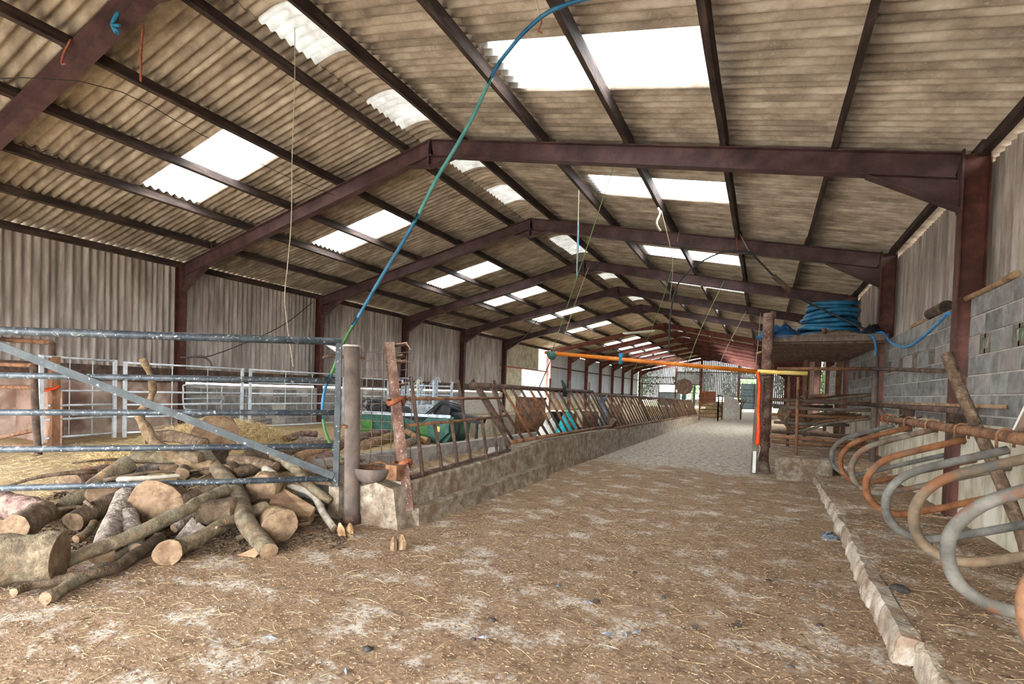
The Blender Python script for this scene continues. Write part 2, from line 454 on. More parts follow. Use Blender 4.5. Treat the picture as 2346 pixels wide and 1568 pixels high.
def floor_material():
    m = bpy.data.materials.new('dirt_floor')
    m.use_nodes = True
    nt = m.node_tree; N, L = nt.nodes, nt.links
    N.clear()
    out = N.new('ShaderNodeOutputMaterial'); bs = N.new('ShaderNodeBsdfPrincipled')
    bs.inputs['Roughness'].default_value = .95
    bs.inputs['Specular IOR Level'].default_value = .15
    ge = N.new('ShaderNodeNewGeometry')
    sep = N.new('ShaderNodeSeparateXYZ'); L.new(ge.outputs['Position'], sep.inputs[0])
    def noise_(sc, stretch=None, detail=5, rough=.65, dist=0):
        n = N.new('ShaderNodeTexNoise')
        n.inputs['Scale'].default_value = sc; n.inputs['Detail'].default_value = detail
        n.inputs['Roughness'].default_value = rough; n.inputs['Distortion'].default_value = dist
        if stretch:
            mp = N.new('ShaderNodeMapping'); mp.inputs['Scale'].default_value = stretch[:3]
            if len(stretch) > 3: mp.inputs['Rotation'].default_value = (0, 0, stretch[3])
            L.new(ge.outputs['Position'], mp.inputs[0]); L.new(mp.outputs[0], n.inputs['Vector'])
        else:
            L.new(ge.outputs['Position'], n.inputs['Vector'])
        return n.outputs['Fac']
    def ramp(fac, stops):
        c = N.new('ShaderNodeValToRGB'); e = c.color_ramp.elements
        e[0].position, e[0].color = stops[0][0], srgb(*stops[0][1])
        e[1].position, e[1].color = stops[-1][0], srgb(*stops[-1][1])
        for p, k in stops[1:-1]:
            q = e.new(p); q.color = srgb(*k)
        L.new(fac, c.inputs[0]); return c.outputs[0]
    def rng(v, a, b, c=0., d=1.):
        r = N.new('ShaderNodeMapRange'); r.inputs['From Min'].default_value = a; r.inputs['From Max'].default_value = b
        r.inputs['To Min'].default_value = c; r.inputs['To Max'].default_value = d
        r.interpolation_type = 'SMOOTHSTEP'
        L.new(v, r.inputs['Value']); return r.outputs[0]
    def mix(f, a, b):
        x = N.new('ShaderNodeMixRGB'); L.new(f, x.inputs[0]); L.new(a, x.inputs[1])
        if isinstance(b, tuple): x.inputs[2].default_value = srgb(*b)
        else: L.new(b, x.inputs[2])
        return x.outputs[0]
    def math_(op, a, b):
        x = N.new('ShaderNodeMath'); x.operation = op
        for i, v in enumerate((a, b)):
            if isinstance(v, (int, float)): x.inputs[i].default_value = v
            else: L.new(v, x.inputs[i])
        return x.outputs[0]
    flake = noise_(26, (1, 2.4, 1, .35), 7, .8, .15)
    base = ramp(flake, [(.30, (84,62,46)), (.43, (126,100,77)), (.55, (158,132,106)), (.68, (190,168,142))])
    big = noise_(1.1, None, 5, .6)
    base = mix(rng(big, .42, .62, 0, .55), base, ramp(flake, [(.3, (108,85,64)), (.5, (150,124,97)), (.7, (192,170,142))]))
    clump = math_('MULTIPLY', rng(noise_(5.0, (1, 1.5, 1, .3), 5, .7), .5, .62, 0, .75), 1.0)
    base = mix(clump, base, ramp(flake, [(.3, (70,52,39)), (.5, (112,88,67)), (.7, (150,126,101))]))
    lime = math_('MULTIPLY', rng(noise_(2.4, (1, 1.15, 1, .3), 6, .72), .51, .63, 0, 1), rng(noise_(30, None, 4, .7), .40, .52, 0, .85))
    base = mix(lime, base, (208,198,186))
    dark = math_('MULTIPLY', rng(noise_(16, None, 4, .7), .58, .68, 0, .7), 1.0)
    base = mix(dark, base, (74,56,44))
    # pale worn concrete with grooves further down the passage
    y = sep.outputs[1]; x = sep.outputs[0]
    edge = math_('ADD', y, math_('MULTIPLY', math_('SUBTRACT', noise_(.9, None, 4), .5), 5.0))
    worn = math_('MULTIPLY', rng(edge, 2.2, 3.6, 0, .9), rng(x, 2.1, 2.6, 0, 1))
    worn = math_('MULTIPLY', worn, rng(x, 6.2, 5.6, 0, 1))
    vor = N.new('ShaderNodeTexVoronoi'); vor.feature = 'DISTANCE_TO_EDGE'; vor.inputs['Scale'].default_value = 5.5
    L.new(ge.outputs['Position'], vor.inputs['Vector'])
    groove = rng(vor.outputs['Distance'], .015, .06, 0, 1)
    conc = ramp(noise_(9, None, 5, .7), [(.32, (138,126,110)), (.5, (178,168,152)), (.68, (206,200,190))])
    conc = mix(rng(groove, 0, 1, .75, 0), conc, (104,88,70))
    base = mix(worn, base, conc)
    # golden straw bedding in the pen
    pen = math_('MULTIPLY', rng(x, 1.2, -.4, 0, 1), rng(noise_(.8, None, 5), .3, .52, .35, .95))
    gold = ramp(noise_(55, (1, 1.8, 1, .9), 5, .75, .1), [(.3, (134,111,80)), (.5, (178,154,118)), (.7, (210,192,156))])
    base = mix(pen, base, gold)
    moss = math_('MULTIPLY', rng(noise_(1.3, None, 4), .6, .7, 0, .6), rng(y, 5, 9, 0, 1))
    base = mix(moss, base, (138,140,84))
    L.new(base, bs.inputs['Base Color'])
    bp = N.new('ShaderNodeBump'); bp.inputs['Strength'].default_value = .9; bp.inputs['Distance'].default_value = .018
    h = math_('ADD', flake, math_('MULTIPLY', noise_(9, None, 4, .7), .8))
    h = math_('ADD', h, math_('MULTIPLY', math_('MULTIPLY', groove, worn), .6))
    L.new(h, bp.inputs['Height']); L.new(bp.outputs[0], bs.inputs['Normal'])
    L.new(bs.outputs[0], out.inputs[0])
    M['dirt_floor'] = m
floor_material()
# ------------------------------------------------------------------ the setting
Y0, YM, YE = -9.2, 25.2, 54.6
MAINY = [-9.2]+[-4.572+S*i for i in range(6)]                 # frames of the near barn
EXTY = [25.2+4.2*i for i in range(8)]                  # frames of the far barn
SL = (R-H)/W

def gate_dist(x, y):
    """distance behind the gate line (towards the pen)"""
    return (x-1.6)*-0.639+(y+3.72)*0.769

def hfloor(x, y):
    h = 0.012*nz(x, y, 0, 1.3)+0.008*nz(x, y, 3, 5.0)+0.006*nz(x, y, 9, 14.0)
    if x < 2.0:
        t = min(max((gate_dist(x, y)-.2)/2.2, 0), 1)
        t2 = min(max((2.0-x)/1.5, 0), 1)
        t = t*t*(3-2*t)*t2*t2*(3-2*t2)
        h += .22*t+.05*t*nz(x, y, 5, .6)+.02*t*nz(x, y, 5, 3.0)
    return h

def build_floor():
    xs = []; x = -8.3
    while x < 8.2:
        xs.append(x); x += (.09 if x < 6.8 else .3) if x > -1.5 else .2
    ys = []; y = -10.2
    while y < YE+.2:
        ys.append(y); y += .09 if y < 2.5 else (.2 if y < 8 else .8)
    mb = MB()
    nx = len(xs)
    mb.v = [(x, y, hfloor(x, y)) for y in ys for x in xs]
    for j in range(len(ys)-1):
        for i in range(nx-1):
            mb.f.append((j*nx+i, j*nx+i+1, (j+1)*nx+i+1, (j+1)*nx+i)); mb.sm.append(True); mb.mi.append(0)
    o = obj('floor', mb, 'dirt_floor')
    tag(o, 'trodden earth and manure floor strewn with straw', kind='structure')
build_floor()

def bed_h(x, y):
    return .156+.02*nz(x, y, 2, 1.7)+.012*nz(x, y, 6, 7)

def build_bed():
    """raised earth bed under the cubicles, with the broken concrete kerb along its edge"""
    mb = MB()
    xs = [6.67+.06*i for i in range(22)]; ys = [-9.6+.09*i for i in range(142)]
    mb.v = [(x, y, bed_h(x, y)) for y in ys for x in xs]
    nx = len(xs)
    for j in range(len(ys)-1):
        for i in range(nx-1):
            mb.f.append((j*nx+i, j*nx+i+1, (j+1)*nx+i+1, (j+1)*nx+i)); mb.sm.append(True); mb.mi.append(0)
    bed = thing('floor_bed', 'raised earth bed with a broken concrete kerb under the cubicle loops', None, (7.2, -3, 0), kind='structure')
    obj('bed_soil', mb, 'dirt_floor', bed)
    # far, higher bed
    mb = MB()
    xs = [6.15+.1*i for i in range(19)]; ys = [2.95+.25*i for i in range(86)]
    mb.v = [(x, y, .42+.04*nz(x, y, 2, 1.1)+.02*nz(x, y, 6, 4)-.3*max(0, 1-(y-2.95)/.35)*max(0, min(1, (x-6.9)*4))) for y in ys for x in xs]
    nx = len(xs)
    for j in range(len(ys)-1):
        for i in range(nx-1):
            mb.f.append((j*nx+i, j*nx+i+1, (j+1)*nx+i+1, (j+1)*nx+i)); mb.sm.append(True); mb.mi.append(0)
    obj('bed_soil', mb, 'dirt_floor', bed)
    # kerb lengths, each with wavy worn faces
    cuts = [(-9.6, -7.2, .0), (-7.2, -4.25, .015), (-4.25, -2.55, -.04), (-2.55, -.75, -.01), (-.75, 1.1, .01), (1.1, 2.95, .03)]
    for a, b, dx in cuts:
        mb = MB(); n = max(8, int((b-a)/.05))
        rows = []
        for i in range(n+1):
            y = a+.012+(b-a-.024)*i/n
            base = 6.60+dx+(y+4)*.012
            e = .03*nz(y, 1, a, 2.5)+.018*nz(y, 4, a, 8)
            t = .168+.012*nz(y, 8, a, 4)
            c_ = .02*nz(y, 9, a, 16); rows.append([(base+e-.025, y, -.05), (base+e*1.4+c_-.01, y, .06+.03*nz(y, 2, 1, 9)), (base+e-c_*.7, y, t-.035), (base+.02+e, y, t-.004), (base+.1, y, t-.012+.012*nz(y, 0, 3, 9)), (base+.2, y, .08)])
        k = 6
        for rw in rows: mb.v += rw
        for i in range(n):
            for j in range(k-1):
                mb.f.append((i*k+j, i*k+j+1, (i+1)*k+j+1, (i+1)*k+j)); mb.sm.append(False); mb.mi.append(0)
        mb.f.append(tuple(range(k-1, -1, -1))); mb.sm.append(False); mb.mi.append(0)
        mb.f.append(tuple(n*k+j for j in range(k))); mb.sm.append(False); mb.mi.append(0)
        obj('kerb', mb, 'kerb', bed)
build_bed()

# ---- corrugated sheets
def wave(n, a, per=8, width=PITCH, lap=.04):
    """(y, z) along the width of a sheet"""
    out = []
    tot = n*per
    for i in range(tot+1):
        t = i/tot
        out.append((t*(width+lap), a*math.cos(2*math.pi*n*t)))
    return out

def roof_sheet_mesh(name, x0, x1, side, lift, m, a=.03, n=7, per=8, thick=.007, y_w=PITCH):
    mb = MB()
    cs, sn = 1/math.sqrt(1+SL*SL), SL/math.sqrt(1+SL*SL)
    prof = wave(n, a, per, y_w)
    layers = [0, thick] if thick else [0]
    k = len(prof)
    for th in layers:
        base = len(mb.v)
        for x in (x0, x1):
            for y, z in prof:
                off = z+th+lift
                mb.v.append((side*(x+sn*off), y, R-SL*x+cs*off))
        for i in range(k-1):
            q = (base+i, base+i+1, base+k+i+1, base+k+i)
            if (th == 0) == (side > 0): q = q[::-1]
            mb.f.append(q); mb.sm.append(True); mb.mi.append(0)
    if thick:
        for i in range(k-1):
            for r_ in (0, k):
                mb.f.append((r_+i, r_+i+1, r_+2*k+i+1, r_+2*k+i)); mb.sm.append(False); mb.mi.append(0)
    me = mb.mesh(name)
    me.materials.append(M[m])
    return me

ROWS = [(.34, 2.52, .215), (2.36, 5.2, .2), (5.04, 8.3, .185)]

def ridge_mesh(name, m, a=.022, n=7, per=6):
    mb = MB(); prof = wave(n, a, per)
    xs = [-.72, -.5, -.3, -.16, -.06, .06, .16, .3, .5, .72]
    k = len(prof)
    for x in xs:
        zc = R+.245-SL*math.sqrt(x*x+.02)
        for y, z in prof:
            mb.v.append((x, y, zc+z))
    for j in range(len(xs)-1):
        for i in range(k-1):
            mb.f.append((j*k+i, j*k+i+1, (j+1)*k+i+1, (j+1)*k+i)); mb.sm.append(True); mb.mi.append(0)
    me = mb.mesh(name); me.materials.append(M[m]); return me

def build_roof():
    near = thing('ceiling', 'corrugated cement roof of the near barn on dark timber purlins', None, (0, 8, 5), kind='structure')
    far = thing('ceiling_far', 'corrugated roof of the far barn, brighter skylight painted into its colour', None, (0, 40, 5), kind='structure')
    ME = {}
    for pale in (0, 1):
        for s_ in (-1, 1):
            for i, (a, b, l) in enumerate(ROWS):
                ME[pale, s_, i] = roof_sheet_mesh('roof_sheet', a, b, s_, l, 'sheet_pale_lit' if pale else 'roof_sheet', per=8 if not pale else 4)
        ME[pale, 'ridge'] = ridge_mesh('ridge_sheet', 'sheet_pale_lit' if pale else 'roof_sheet')
    SKY = {}
    for s_ in (-1, 1):
        a, b, l = ROWS[1]
        SKY[s_] = roof_sheet_mesh('skylight_sheet', a, b, s_, l, 'skylight', thick=0)
    RS = ridge_mesh('skylight_sheet', 'skylight_dirty')
    g = random.Random(3)
    k0 = -7
    lights_near = {0, 4, 9, 13, 18, 23}
    ridge_near = {-1, 1, 3, 5, 9, 10, 14, 19}
    k = k0
    while True:
        y = -2.35+PITCH*k
        if y > YE-.3: break
        pale = 1 if y > YM-1.0 else 0
        par = far if pale else near
        if pale:
            e = (y-YM) % 4.2
            lit = 3.05 <= e < 3.05+PITCH
            rl = 1.0 <= e < 1.0+PITCH
        else:
            lit = k in lights_near
            rl = k in ridge_near
        for s_ in (-1, 1):
            for i in range(3):
                dz = g.uniform(-.004, .004)
                if lit and i == 1:
                    o = inst('skylight_sheet', SKY[s_], par, (0, y, 0))
                else:
                    o = inst('roof_sheet', ME[pale, s_, i], par, (g.uniform(-.02, .02)*s_, y, dz))
        inst('ridge_sheet' if not rl else 'skylight_sheet', RS if rl else ME[pale, 'ridge'], par, (0, y, 0))
        k += 1
    # purlins, one length per bay
    for ys, par in ((MAINY+[YM], near), (EXTY, far)):
        for a, b in zip(ys[:-1], ys[1:]):
            for s_ in (-1, 1):
                for x in (.6, 2.3, 3.75, 5.15, 6.5, 8.0):
                    d = .15
                    mb = MB(); n = 6
                    jx = g.uniform(-.02, .02)
                    pts = []
                    c = (R-SL*x)
                    vs = []
                    sag = g.uniform(0, .015)
                    for i in range(n+1):
                        t = i/n
                        y = a-.1+(b-a+.2)*t
                        dz = -sag*math.sin(math.pi*t)+.006*nz(y, x, s_, 1.5)
                        dx = .008*nz(y, x*3, s_+4, 1.2)
                        for ux, uz in ((-.037, 0), (.037, 0), (.037, d), (-.037, d)):
                            xx = x+jx+dx+ux
                            vs.append((s_*(xx+.2*uz), y, R-SL*x-SL*ux+uz+dz+.005))
                    fs = []
                    for i in range(n):
                        for q in range(4):
                            fs.append((i*4+q, i*4+(q+1) % 4, (i+1)*4+(q+1) % 4, (i+1)*4+q))
                    fs += [(3, 2, 1, 0), tuple(n*4+q for q in range(4))]
                    mb.add(vs, fs)
                    obj('purlin', mb, 'purlin', par)
build_roof()

# ---- portal frames
def ibeam(mb, p, q, up, depth, flange, tf=.014, tw=.01):
    """I section along p-q, depth along up"""
    p, q, up = Vector(p), Vector(q), Vector(up).normalized()
    mb.bar(p+up*(depth/2-tf/2), q+up*(depth/2-tf/2), flange, tf, up)
    mb.bar(p-up*(depth/2-tf/2), q-up*(depth/2-tf/2), flange, tf, up)
    mb.bar(p, q, tw, depth-2*tf, up)

def portal_frame(y, label, far=False, pink=False):
    t = thing('portal_frame', label, 'portal frame', (0, y, 0), 'steel portal frames')
    mc, mr = ('red_frame', 'red_frame') if far else ('column_paint', 'rafter_paint')
    D = .30
    for s_, w in ((-1, W), (1, XR)):
        mb = MB()
        x = s_*(w+.13)
        ibeam(mb, (x, y, -.05), (x, y, H+.02-.03), (1, 0, 0), .26, .16)
        obj('column', mb, 'pink_frame' if pink and s_ < 0 else mc, t)
        mb = MB()
        sl = (R-H)/w
        nrm = Vector((s_*sl, 0, 1)).normalized()
        a = Vector((s_*w, y, H))-nrm*D/2
        b = Vector((0, y, R))-nrm*D/2
        ext = (b-a).normalized()*.035
        ibeam(mb, a, b+ext*0, nrm, D, .15)
        obj('rafter', mb, mr, t)
        # eave haunch: tapered web and sloping flange
        hx, hz = .95, .36
        zb = H-D*1.02
        mb = MB()
        mb.prism([(s_*w, zb), (s_*(w-hx), zb+sl*hx), (s_*w, zb-hz)] if s_ > 0 else [(s_*w, zb-hz), (s_*(w-hx), zb+sl*hx), (s_*w, zb)], 1, y-.005, y+.005)
        mb.bar((s_*w, y, zb-hz), (s_*(w-hx), y, zb+sl*hx-.01), .15, .014)
        obj('eave_haunch', mb, mr, t)
        mb = MB()
        mb.box((s_*w-.011, y-.085, zb-hz-.03), (s_*w+.011, y+.085, H+.03))
        obj('end_plate', mb, mr, t)
    # apex haunch
    mb = MB()
    ax, az = .5, .19
    zb = R-D*1.02
    mb.prism([(-ax, zb-SL*ax), (ax, zb-SL*ax), (.0, zb), ], 1, y-.005, y+.005)
    mb.prism([(-ax, zb-SL*ax), (0, zb-az), (ax, zb-SL*ax)], 1, y-.005, y+.005)
    mb.bar((-ax, y, zb-SL*ax), (0, y, zb-az), .15, .014)
    mb.bar((ax, y, zb-SL*ax), (0, y, zb-az), .15, .014)
    obj('apex_haunch', mb, mr, t)
    mb = MB(); mb.box((-.012, y-.08, zb-az), (.012, y+.08, R-.01))
    obj('apex_plate', mb, mr, t)
    return t

labs = ['steel portal frame across the open end beside the photographer',
        'dark steel portal frame with blue twine tied round its rafter',
        'dark red steel portal frame over the gate, largest with both rafters in view',
        'dark steel portal frame just beyond the large one over the gate',
        'third dark steel portal frame from the one over the gate',
        'fourth dark steel portal frame from the one over the gate',
        'last dark steel portal frame before the open side of the barn']
for i, y in enumerate(MAINY):
    if i == 0: continue
    portal_frame(y, labs[i])
elabs = ['pinkish steel portal frame beside the open gap in the side wall'] + [
    '%s red portal frame of the far barn, counted from the side gap' % w for w in ('second', 'third', 'fourth', 'fifth', 'sixth', 'seventh')] + ['red portal frame against the far gable boards']
for i, y in enumerate(EXTY):
    portal_frame(y-(.12 if i == 7 else 0), elabs[i], far=True, pink=(i == 0))

# ---- walls
def wall_sheet_mesh(name, z0, z1, side, m, a=.024, n=7, per=8, thick=.007):
    mb = MB(); prof = wave(n, a, per); k = len(prof)
    for th in (0, thick):
        b = len(mb.v)
        for z in (z0, z1):
            for y, w in prof:
                mb.v.append((side*(w+th), y, z))
        for i in range(k-1):
            q = (b+i, b+i+1, b+k+i+1, b+k+i)
            if (th == 0) == (side < 0): pass
            else: q = q[::-1]
            mb.f.append(q); mb.sm.append(True); mb.mi.append(0)
    for i in range(k-1):
        mb.f.append((i, i+1, 2*k+i+1, 2*k+i)); mb.sm.append(False); mb.mi.append(0)
    me = mb.mesh(name); me.materials.append(M[m]); return me

def blocks(par, x, side, y0, y1, z0, z1, name='block', skip=None, m='block', thick=.1, g=None, zoff=0, glass=None):
    """running-bond blocks 440 x 215, each a part sharing two meshes"""
    g = g or random.Random(11)
    meshes = {}
    def bm_(w):
        w = round(w, 2)
        if w not in meshes:
            mb = MB()
            c = .006
            x0, x1 = (0, thick)
            h = .209
            ws = w-.016
            vs = []
            for yy, zz in ((0, 0), (ws, 0), (ws, h), (0, h)):
                vs.append((0 if side < 0 else 0, yy, zz))
            # face nudged in at the arris
            f0 = [(-side*0.0, c, c), (0, ws-c, c), (0, ws-c, h-c), (0, c, h-c)]
            f1 = [(side*c, 0, 0), (side*c, ws, 0), (side*c, ws, h), (side*c, 0, h)]
            f2 = [(side*thick, 0, 0), (side*thick, ws, 0), (side*thick, ws, h), (side*thick, 0, h)]
            fs = [(0, 1, 2, 3)]
            for a in (0, 4):
                for i in range(4):
                    j = (i+1) % 4
                    fs.append((a+i, a+j, a+4+j, a+4+i))
            mb.add(f0+f1+f2, fs)
            me = mb.mesh(name); me.materials.append(M[m]); meshes[w] = me
        return meshes[w]
    r_ = 0; z = z0; cnt = 0
    while z < z1-.1:
        y = y0-(.225 if r_ % 2 else 0)
        while y < y1-.05:
            a, b = max(y, y0), min(y+.45, y1)
            if b-a > .06 and not (skip and skip(a, b, z)):
                o = inst(name, bm_(b-a), par, (x+g.uniform(-.006, .004)*-side, a+.008, z+.006)); cnt += 1
            y += .45
        z += .225; r_ += 1
    return cnt

def build_wall_left():
    t = thing('wall_left', 'block wall with corrugated sheet cladding above it', None, (-8, 6, 0), kind='structure')
    # backing with mortar colour
    mb = MB(); mb.box((-8.06, S, -.1), (-7.915, 18.3, 1.40)); obj('mortar_backing', mb, 'mortar', t)
    mb = MB(); mb.box((-8.06, 0, -.1), (-7.915, S, 1.40)); obj('mortar_backing', mb, 'mortar', t)
    mb = MB(); mb.box((-8.06, -4.6, -.1), (-7.90, -.02, 1.46)); obj('rendered_wall', mb, 'pink_render', t)
    g = random.Random(5)
    blocks(t, -7.91, -1, .13, 4.44, .2, 1.4, g=g, thick=.02)
    blocks(t, -7.91, -1, 4.7, 9.0, .2, 1.4, g=g, thick=.02)
    blocks(t, -7.91, -1, 9.28, 13.6, .2, 1.4, g=g, thick=.02)
    mb = MB(); mb.box((-8.06, 18.3, -.1), (-7.915, 21.1, 1.2)); obj('rendered_wall', mb, 'render', t)
    me = wall_sheet_mesh('wall_sheet', 1.74, 4.535, -1, 'wall_sheet')
    me0 = wall_sheet_mesh('wall_sheet', 1.3, 4.535, -1, 'wall_sheet')
    for i in range(5):  # unseen bay behind the camera, sheeted to cut daylight from this side
        inst('wall_sheet', me0, t, (-8.12, -4.62-PITCH*.94*(i+1), 0))
    me2 = wall_sheet_mesh('wall_sheet', 2.98, 4.535, -1, 'sheet_pale_lit')
    y = -4.62; i = 0
    while y < 24.0-.3:
        if y < 17.8:
            inst('wall_sheet', me, t, (-8.12, y, g.uniform(-.03, .03)))
        else:
            inst('wall_sheet', me2, t, (-8.12, y, g.uniform(-.03, .03)))
        y += PITCH
    me3 = wall_sheet_mesh('wall_sheet', 1.2, 2.95, -1, 'sheet_pale_lit')
    for k in range(3):
        inst('wall_sheet', me3, t, (-8.1, 18.2+k*.98, 0))
    # sheeting rails
    ys = MAINY[:6]+[18.3]
    for a, b in zip(MAINY[1:-1], MAINY[2:]):
        mb = MB(); mb.bar((-8.03, a+.05, 1.635), (-8.03, b-.05, 1.625), .06, .35); obj('sheeting_rail', mb, 'rust_dark', t)
    mb = MB(); mb.bar((-8.0, 18.2, 2.97), (-8.0, 25.2, 2.95), .06, .08); obj('sheeting_rail', mb, 'rust_orange', t)
    # far barn: white sheets above a low wall
    f = thing('wall_left_far', 'white sheeted side wall of the far barn', None, (-8, 40, 0), kind='structure')
    mw = wall_sheet_mesh('white_wall_sheet', .9, 4.44, -1, 'white_sheet', a=.016, n=5, per=4)
    y = 25.25
    while y < 54:
        inst('white_wall_sheet', mw, f, (-8.12, y, 0)); y += PITCH
    mb = MB(); mb.box((-8.2, 25.3, -.1), (-7.95, 54.5, 1.0)); obj('low_wall', mb, 'render', f)
    for a, b in zip(EXTY[:-1], EXTY[1:]):
        for z in (1.55, 3.35):
            mb = MB(); mb.bar((-8.03, a+.05, z), (-8.03, b-.05, z), .05, .09); obj('sheeting_rail', mb, 'rust_dark', f)
build_wall_left()

def build_wall_right():
    t = thing('wall_right', 'grey block wall with glass-lit openings and corrugated cladding above', None, (8, 0, 0), kind='structure')
    X = 7.93
    g = random.Random(21)
    bays = [(-4.42, -.15), (.15, 4.42), (4.72, 9.0), (9.28, 13.57)]
    zc = [.27+.225*i for i in range(11)]
    lights = {0: [-3.3, -2.45, -1.6, -.79], 1: [1.12, 2.02, 2.92, 3.85], 2: [5.2, 6.1, 7.0, 7.9]}
    for bi, (a, b) in enumerate(bays):
        mb = MB(); mb.box((X+.012, a, -.1), (X+.2, b, 2.74)); obj('mortar_backing', mb, 'mortar', t)
        mb = MB(); mb.box((X-.02, a, -.05), (X+.02, b, 1.3)); obj('render_band', mb, 'render', t)
        zl = 1.17+.225*4
        ls = lights.get(bi, [])
        def skip(y0_, y1_, z, ls=ls):
            return bool(ls) and abs(z-zl) < .05
        blocks(t, X, 1, a, b, 1.17, 2.7, g=g, thick=.03, skip=skip)
        zz = zl+.006; h = .213
        for L in ls:
            # a pierced block holding two small green panes
            bl = MB()
            y0_, y1_ = L, L+.28
            for p, q in ((y0_, y0_+.045), (y0_+.12, y0_+.15), (y0_+.225, y1_)):
                bl.box((X-.004, p, zz), (X+.03, q, zz+h))
            bl.box((X-.004, y0_+.045, zz), (X+.03, y0_+.225, zz+.05)); bl.box((X-.004, y0_+.045, zz+h-.045), (X+.03, y0_+.225, zz+h))
            o = obj('light_block', bl, 'timber_grey', t)
            for p, q in ((y0_+.047, y0_+.118), (y0_+.152, y0_+.223)):
                pm = MB(); pm.box((X+.008, p, zz+.052), (X+.011, q, zz+h-.047)); obj('pane', pm, 'glass_green', o)
        if ls:
            edges = [a]+[e for L in ls for e in (L, L+.28)]+[b]
            for p, q in zip(edges[0::2], edges[1::2]):
                n = max(1, round((q-p)/.45))
                for i in range(n):
                    u, v = p+(q-p)*i/n+.006, p+(q-p)*(i+1)/n-.006
                    if v-u > .03:
                        bl = MB(); bl.box((X+g.uniform(-.004, .006), u, zz), (X+.03, v, zz+h)); obj('block', bl, 'block', t)
    me = wall_sheet_mesh('wall_sheet', 2.68, 4.44, 1, 'wall_sheet')
    mb = MB(); mb.box((7.95, -9.2, -.1), (8.13, -4.72, 2.74)); obj('rendered_wall', mb, 'render', t)  # unseen bay walled up to hold back side daylight
    y = -9.2
    while y < 18.2:
        inst('wall_sheet', me, t, (8.16, y, g.uniform(-.02, .02))); y += PITCH
    # beyond the platform: short wall stub, open bay with ivy outside, then dark boards
    mb = MB(); mb.box((7.93, 13.9, -.1), (8.1, 15.2, 3.0)); obj('wall_stub', mb, 'mortar', t)
    f = thing('wall_right_far', 'boarded side wall of the far barn', None, (8, 38, 0), kind='structure')
    y = 22.0
    while y < 54.4:
        mb = MB(); mb.box((8.1, y, .0), (8.13, y+.28, 4.45)); obj('board', mb, 'deck_steel' if g.random() < .8 else 'timber', f); y += .3
build_wall_right()

def build_gable():
    t = thing('wall_far', 'far gable of spaced vertical boards and pale sheets with openings', None, (0, 54.6, 0), kind='structure')
    g = random.Random(9)
    Y = 54.7
    me = {}
    x = -7.95
    while x < 7.95:
        top = R-SL*abs(x)+.1
        mid = x > -3.6
        def piece(z0, z1, w, m):
            mb = MB(); mb.box((x, Y, z0), (x+w, Y+.025, z1)); obj('board', mb, m, t)
        wide = .178
        m = 'gable_board'
        if x < -5.5:
            z0 = .9
        elif x < -.75:
            z0 = 2.95
        elif x < 3.3:
            z0 = 1.6
        elif x < 5.6:
            z0 = 3.8
        else:
            z0 = .6
        if x < -3.6:
            piece(z0, top, wide, m)
        else:
            zs = 4.4 if x < 3.3 else 4.6
            piece(max(zs, z0), top, wide, m)
            if z0 < zs:
                piece(z0, zs-.02, .186, m)
        x += .19
    for x0, x1, z in ((-7.9, -3.6, 2.95), (-7.9, -3.6, 3.75), (-3.6, 5.7, 4.42), (-5.6, -.7, 2.9), (-.7, 3.3, 1.6), (3.3, 5.7, 3.75), (-5.6, -.7, 1.95)):
        mb = MB(); mb.bar((x0, Y-.05, z), (x1, Y-.05, z), .08, .1); obj('rail', mb, 'rust_dark', t)
    for x, z1, w in ((-3.6, 4.9, .16), (-.75, 6.0, .3), (3.35, 5.4, .2), (-5.55, 3.0, .12), (5.7, 4.9, .2)):
        mb = MB(); mb.box((x-w/2, Y-.2, -.05), (x+w/2, Y-.02, z1)); obj('post', mb, 'red_frame', t)
    mb = MB(); mb.box((-5.5, Y, 0), (-3.0, Y+.05, 1.9)); obj('low_panel', mb, 'blue_steel', t)
    mb = MB(); mb.box((-2.2, Y, 0), (-.8, Y+.05, 1.2)); obj('low_panel', mb, 'render', t)
    mb = MB(); mb.box((-.7, Y, 0), (3.3, Y+.05, 1.05)); obj('low_panel', mb, 'render', t)
    d = thing('field_door', 'blue-grey sheeted gate hung in the bright doorway of the far gable', 'gate', (4.5, 54.4, 0))
    for i in range(4):
        mb = MB(); mb.box((3.55, 54.4, .35+i*.72), (5.6, 54.43, .35+i*.72+.68)); obj('panel', mb, 'blue_steel', d)
        mb = MB(); mb.bar((3.5, 54.37, .33+i*.72), (5.65, 54.37, .33+i*.72), .05, .07); obj('rail', mb, 'dark_green_paint', d)
    for x in (3.5, 4.9, 5.65):
        mb = MB(); mb.bar((x, 54.36, .05), (x, 54.36, 3.25), .07, .07); obj('stile', mb, 'rust', d)
build_gable()

# ---- added unseen gable sheets behind the camera, holding back front daylight
t = thing('wall_near_baffle', 'added unseen gable sheets cutting down daylight from the open end', None, (0, -9.25, 3.6), kind='structure')
x = -8.1
while x < 8.1:
    top = R-SL*abs(x+.5)+.1
    mb = MB(); prof = wave(7, .024, 4)
    k = len(prof)
    for z in (2.5, 0):
        for u, w_ in prof:
            mb.v.append((x+u, -9.28+w_, z if z else R-SL*abs(x+u)+.12))
    for i in range(k-1):
        mb.f.append((i, i+1, k+i+1, k+i)); mb.sm.append(True); mb.mi.append(0)
    obj('wall_sheet', mb, 'wall_sheet', t); x += PITCH
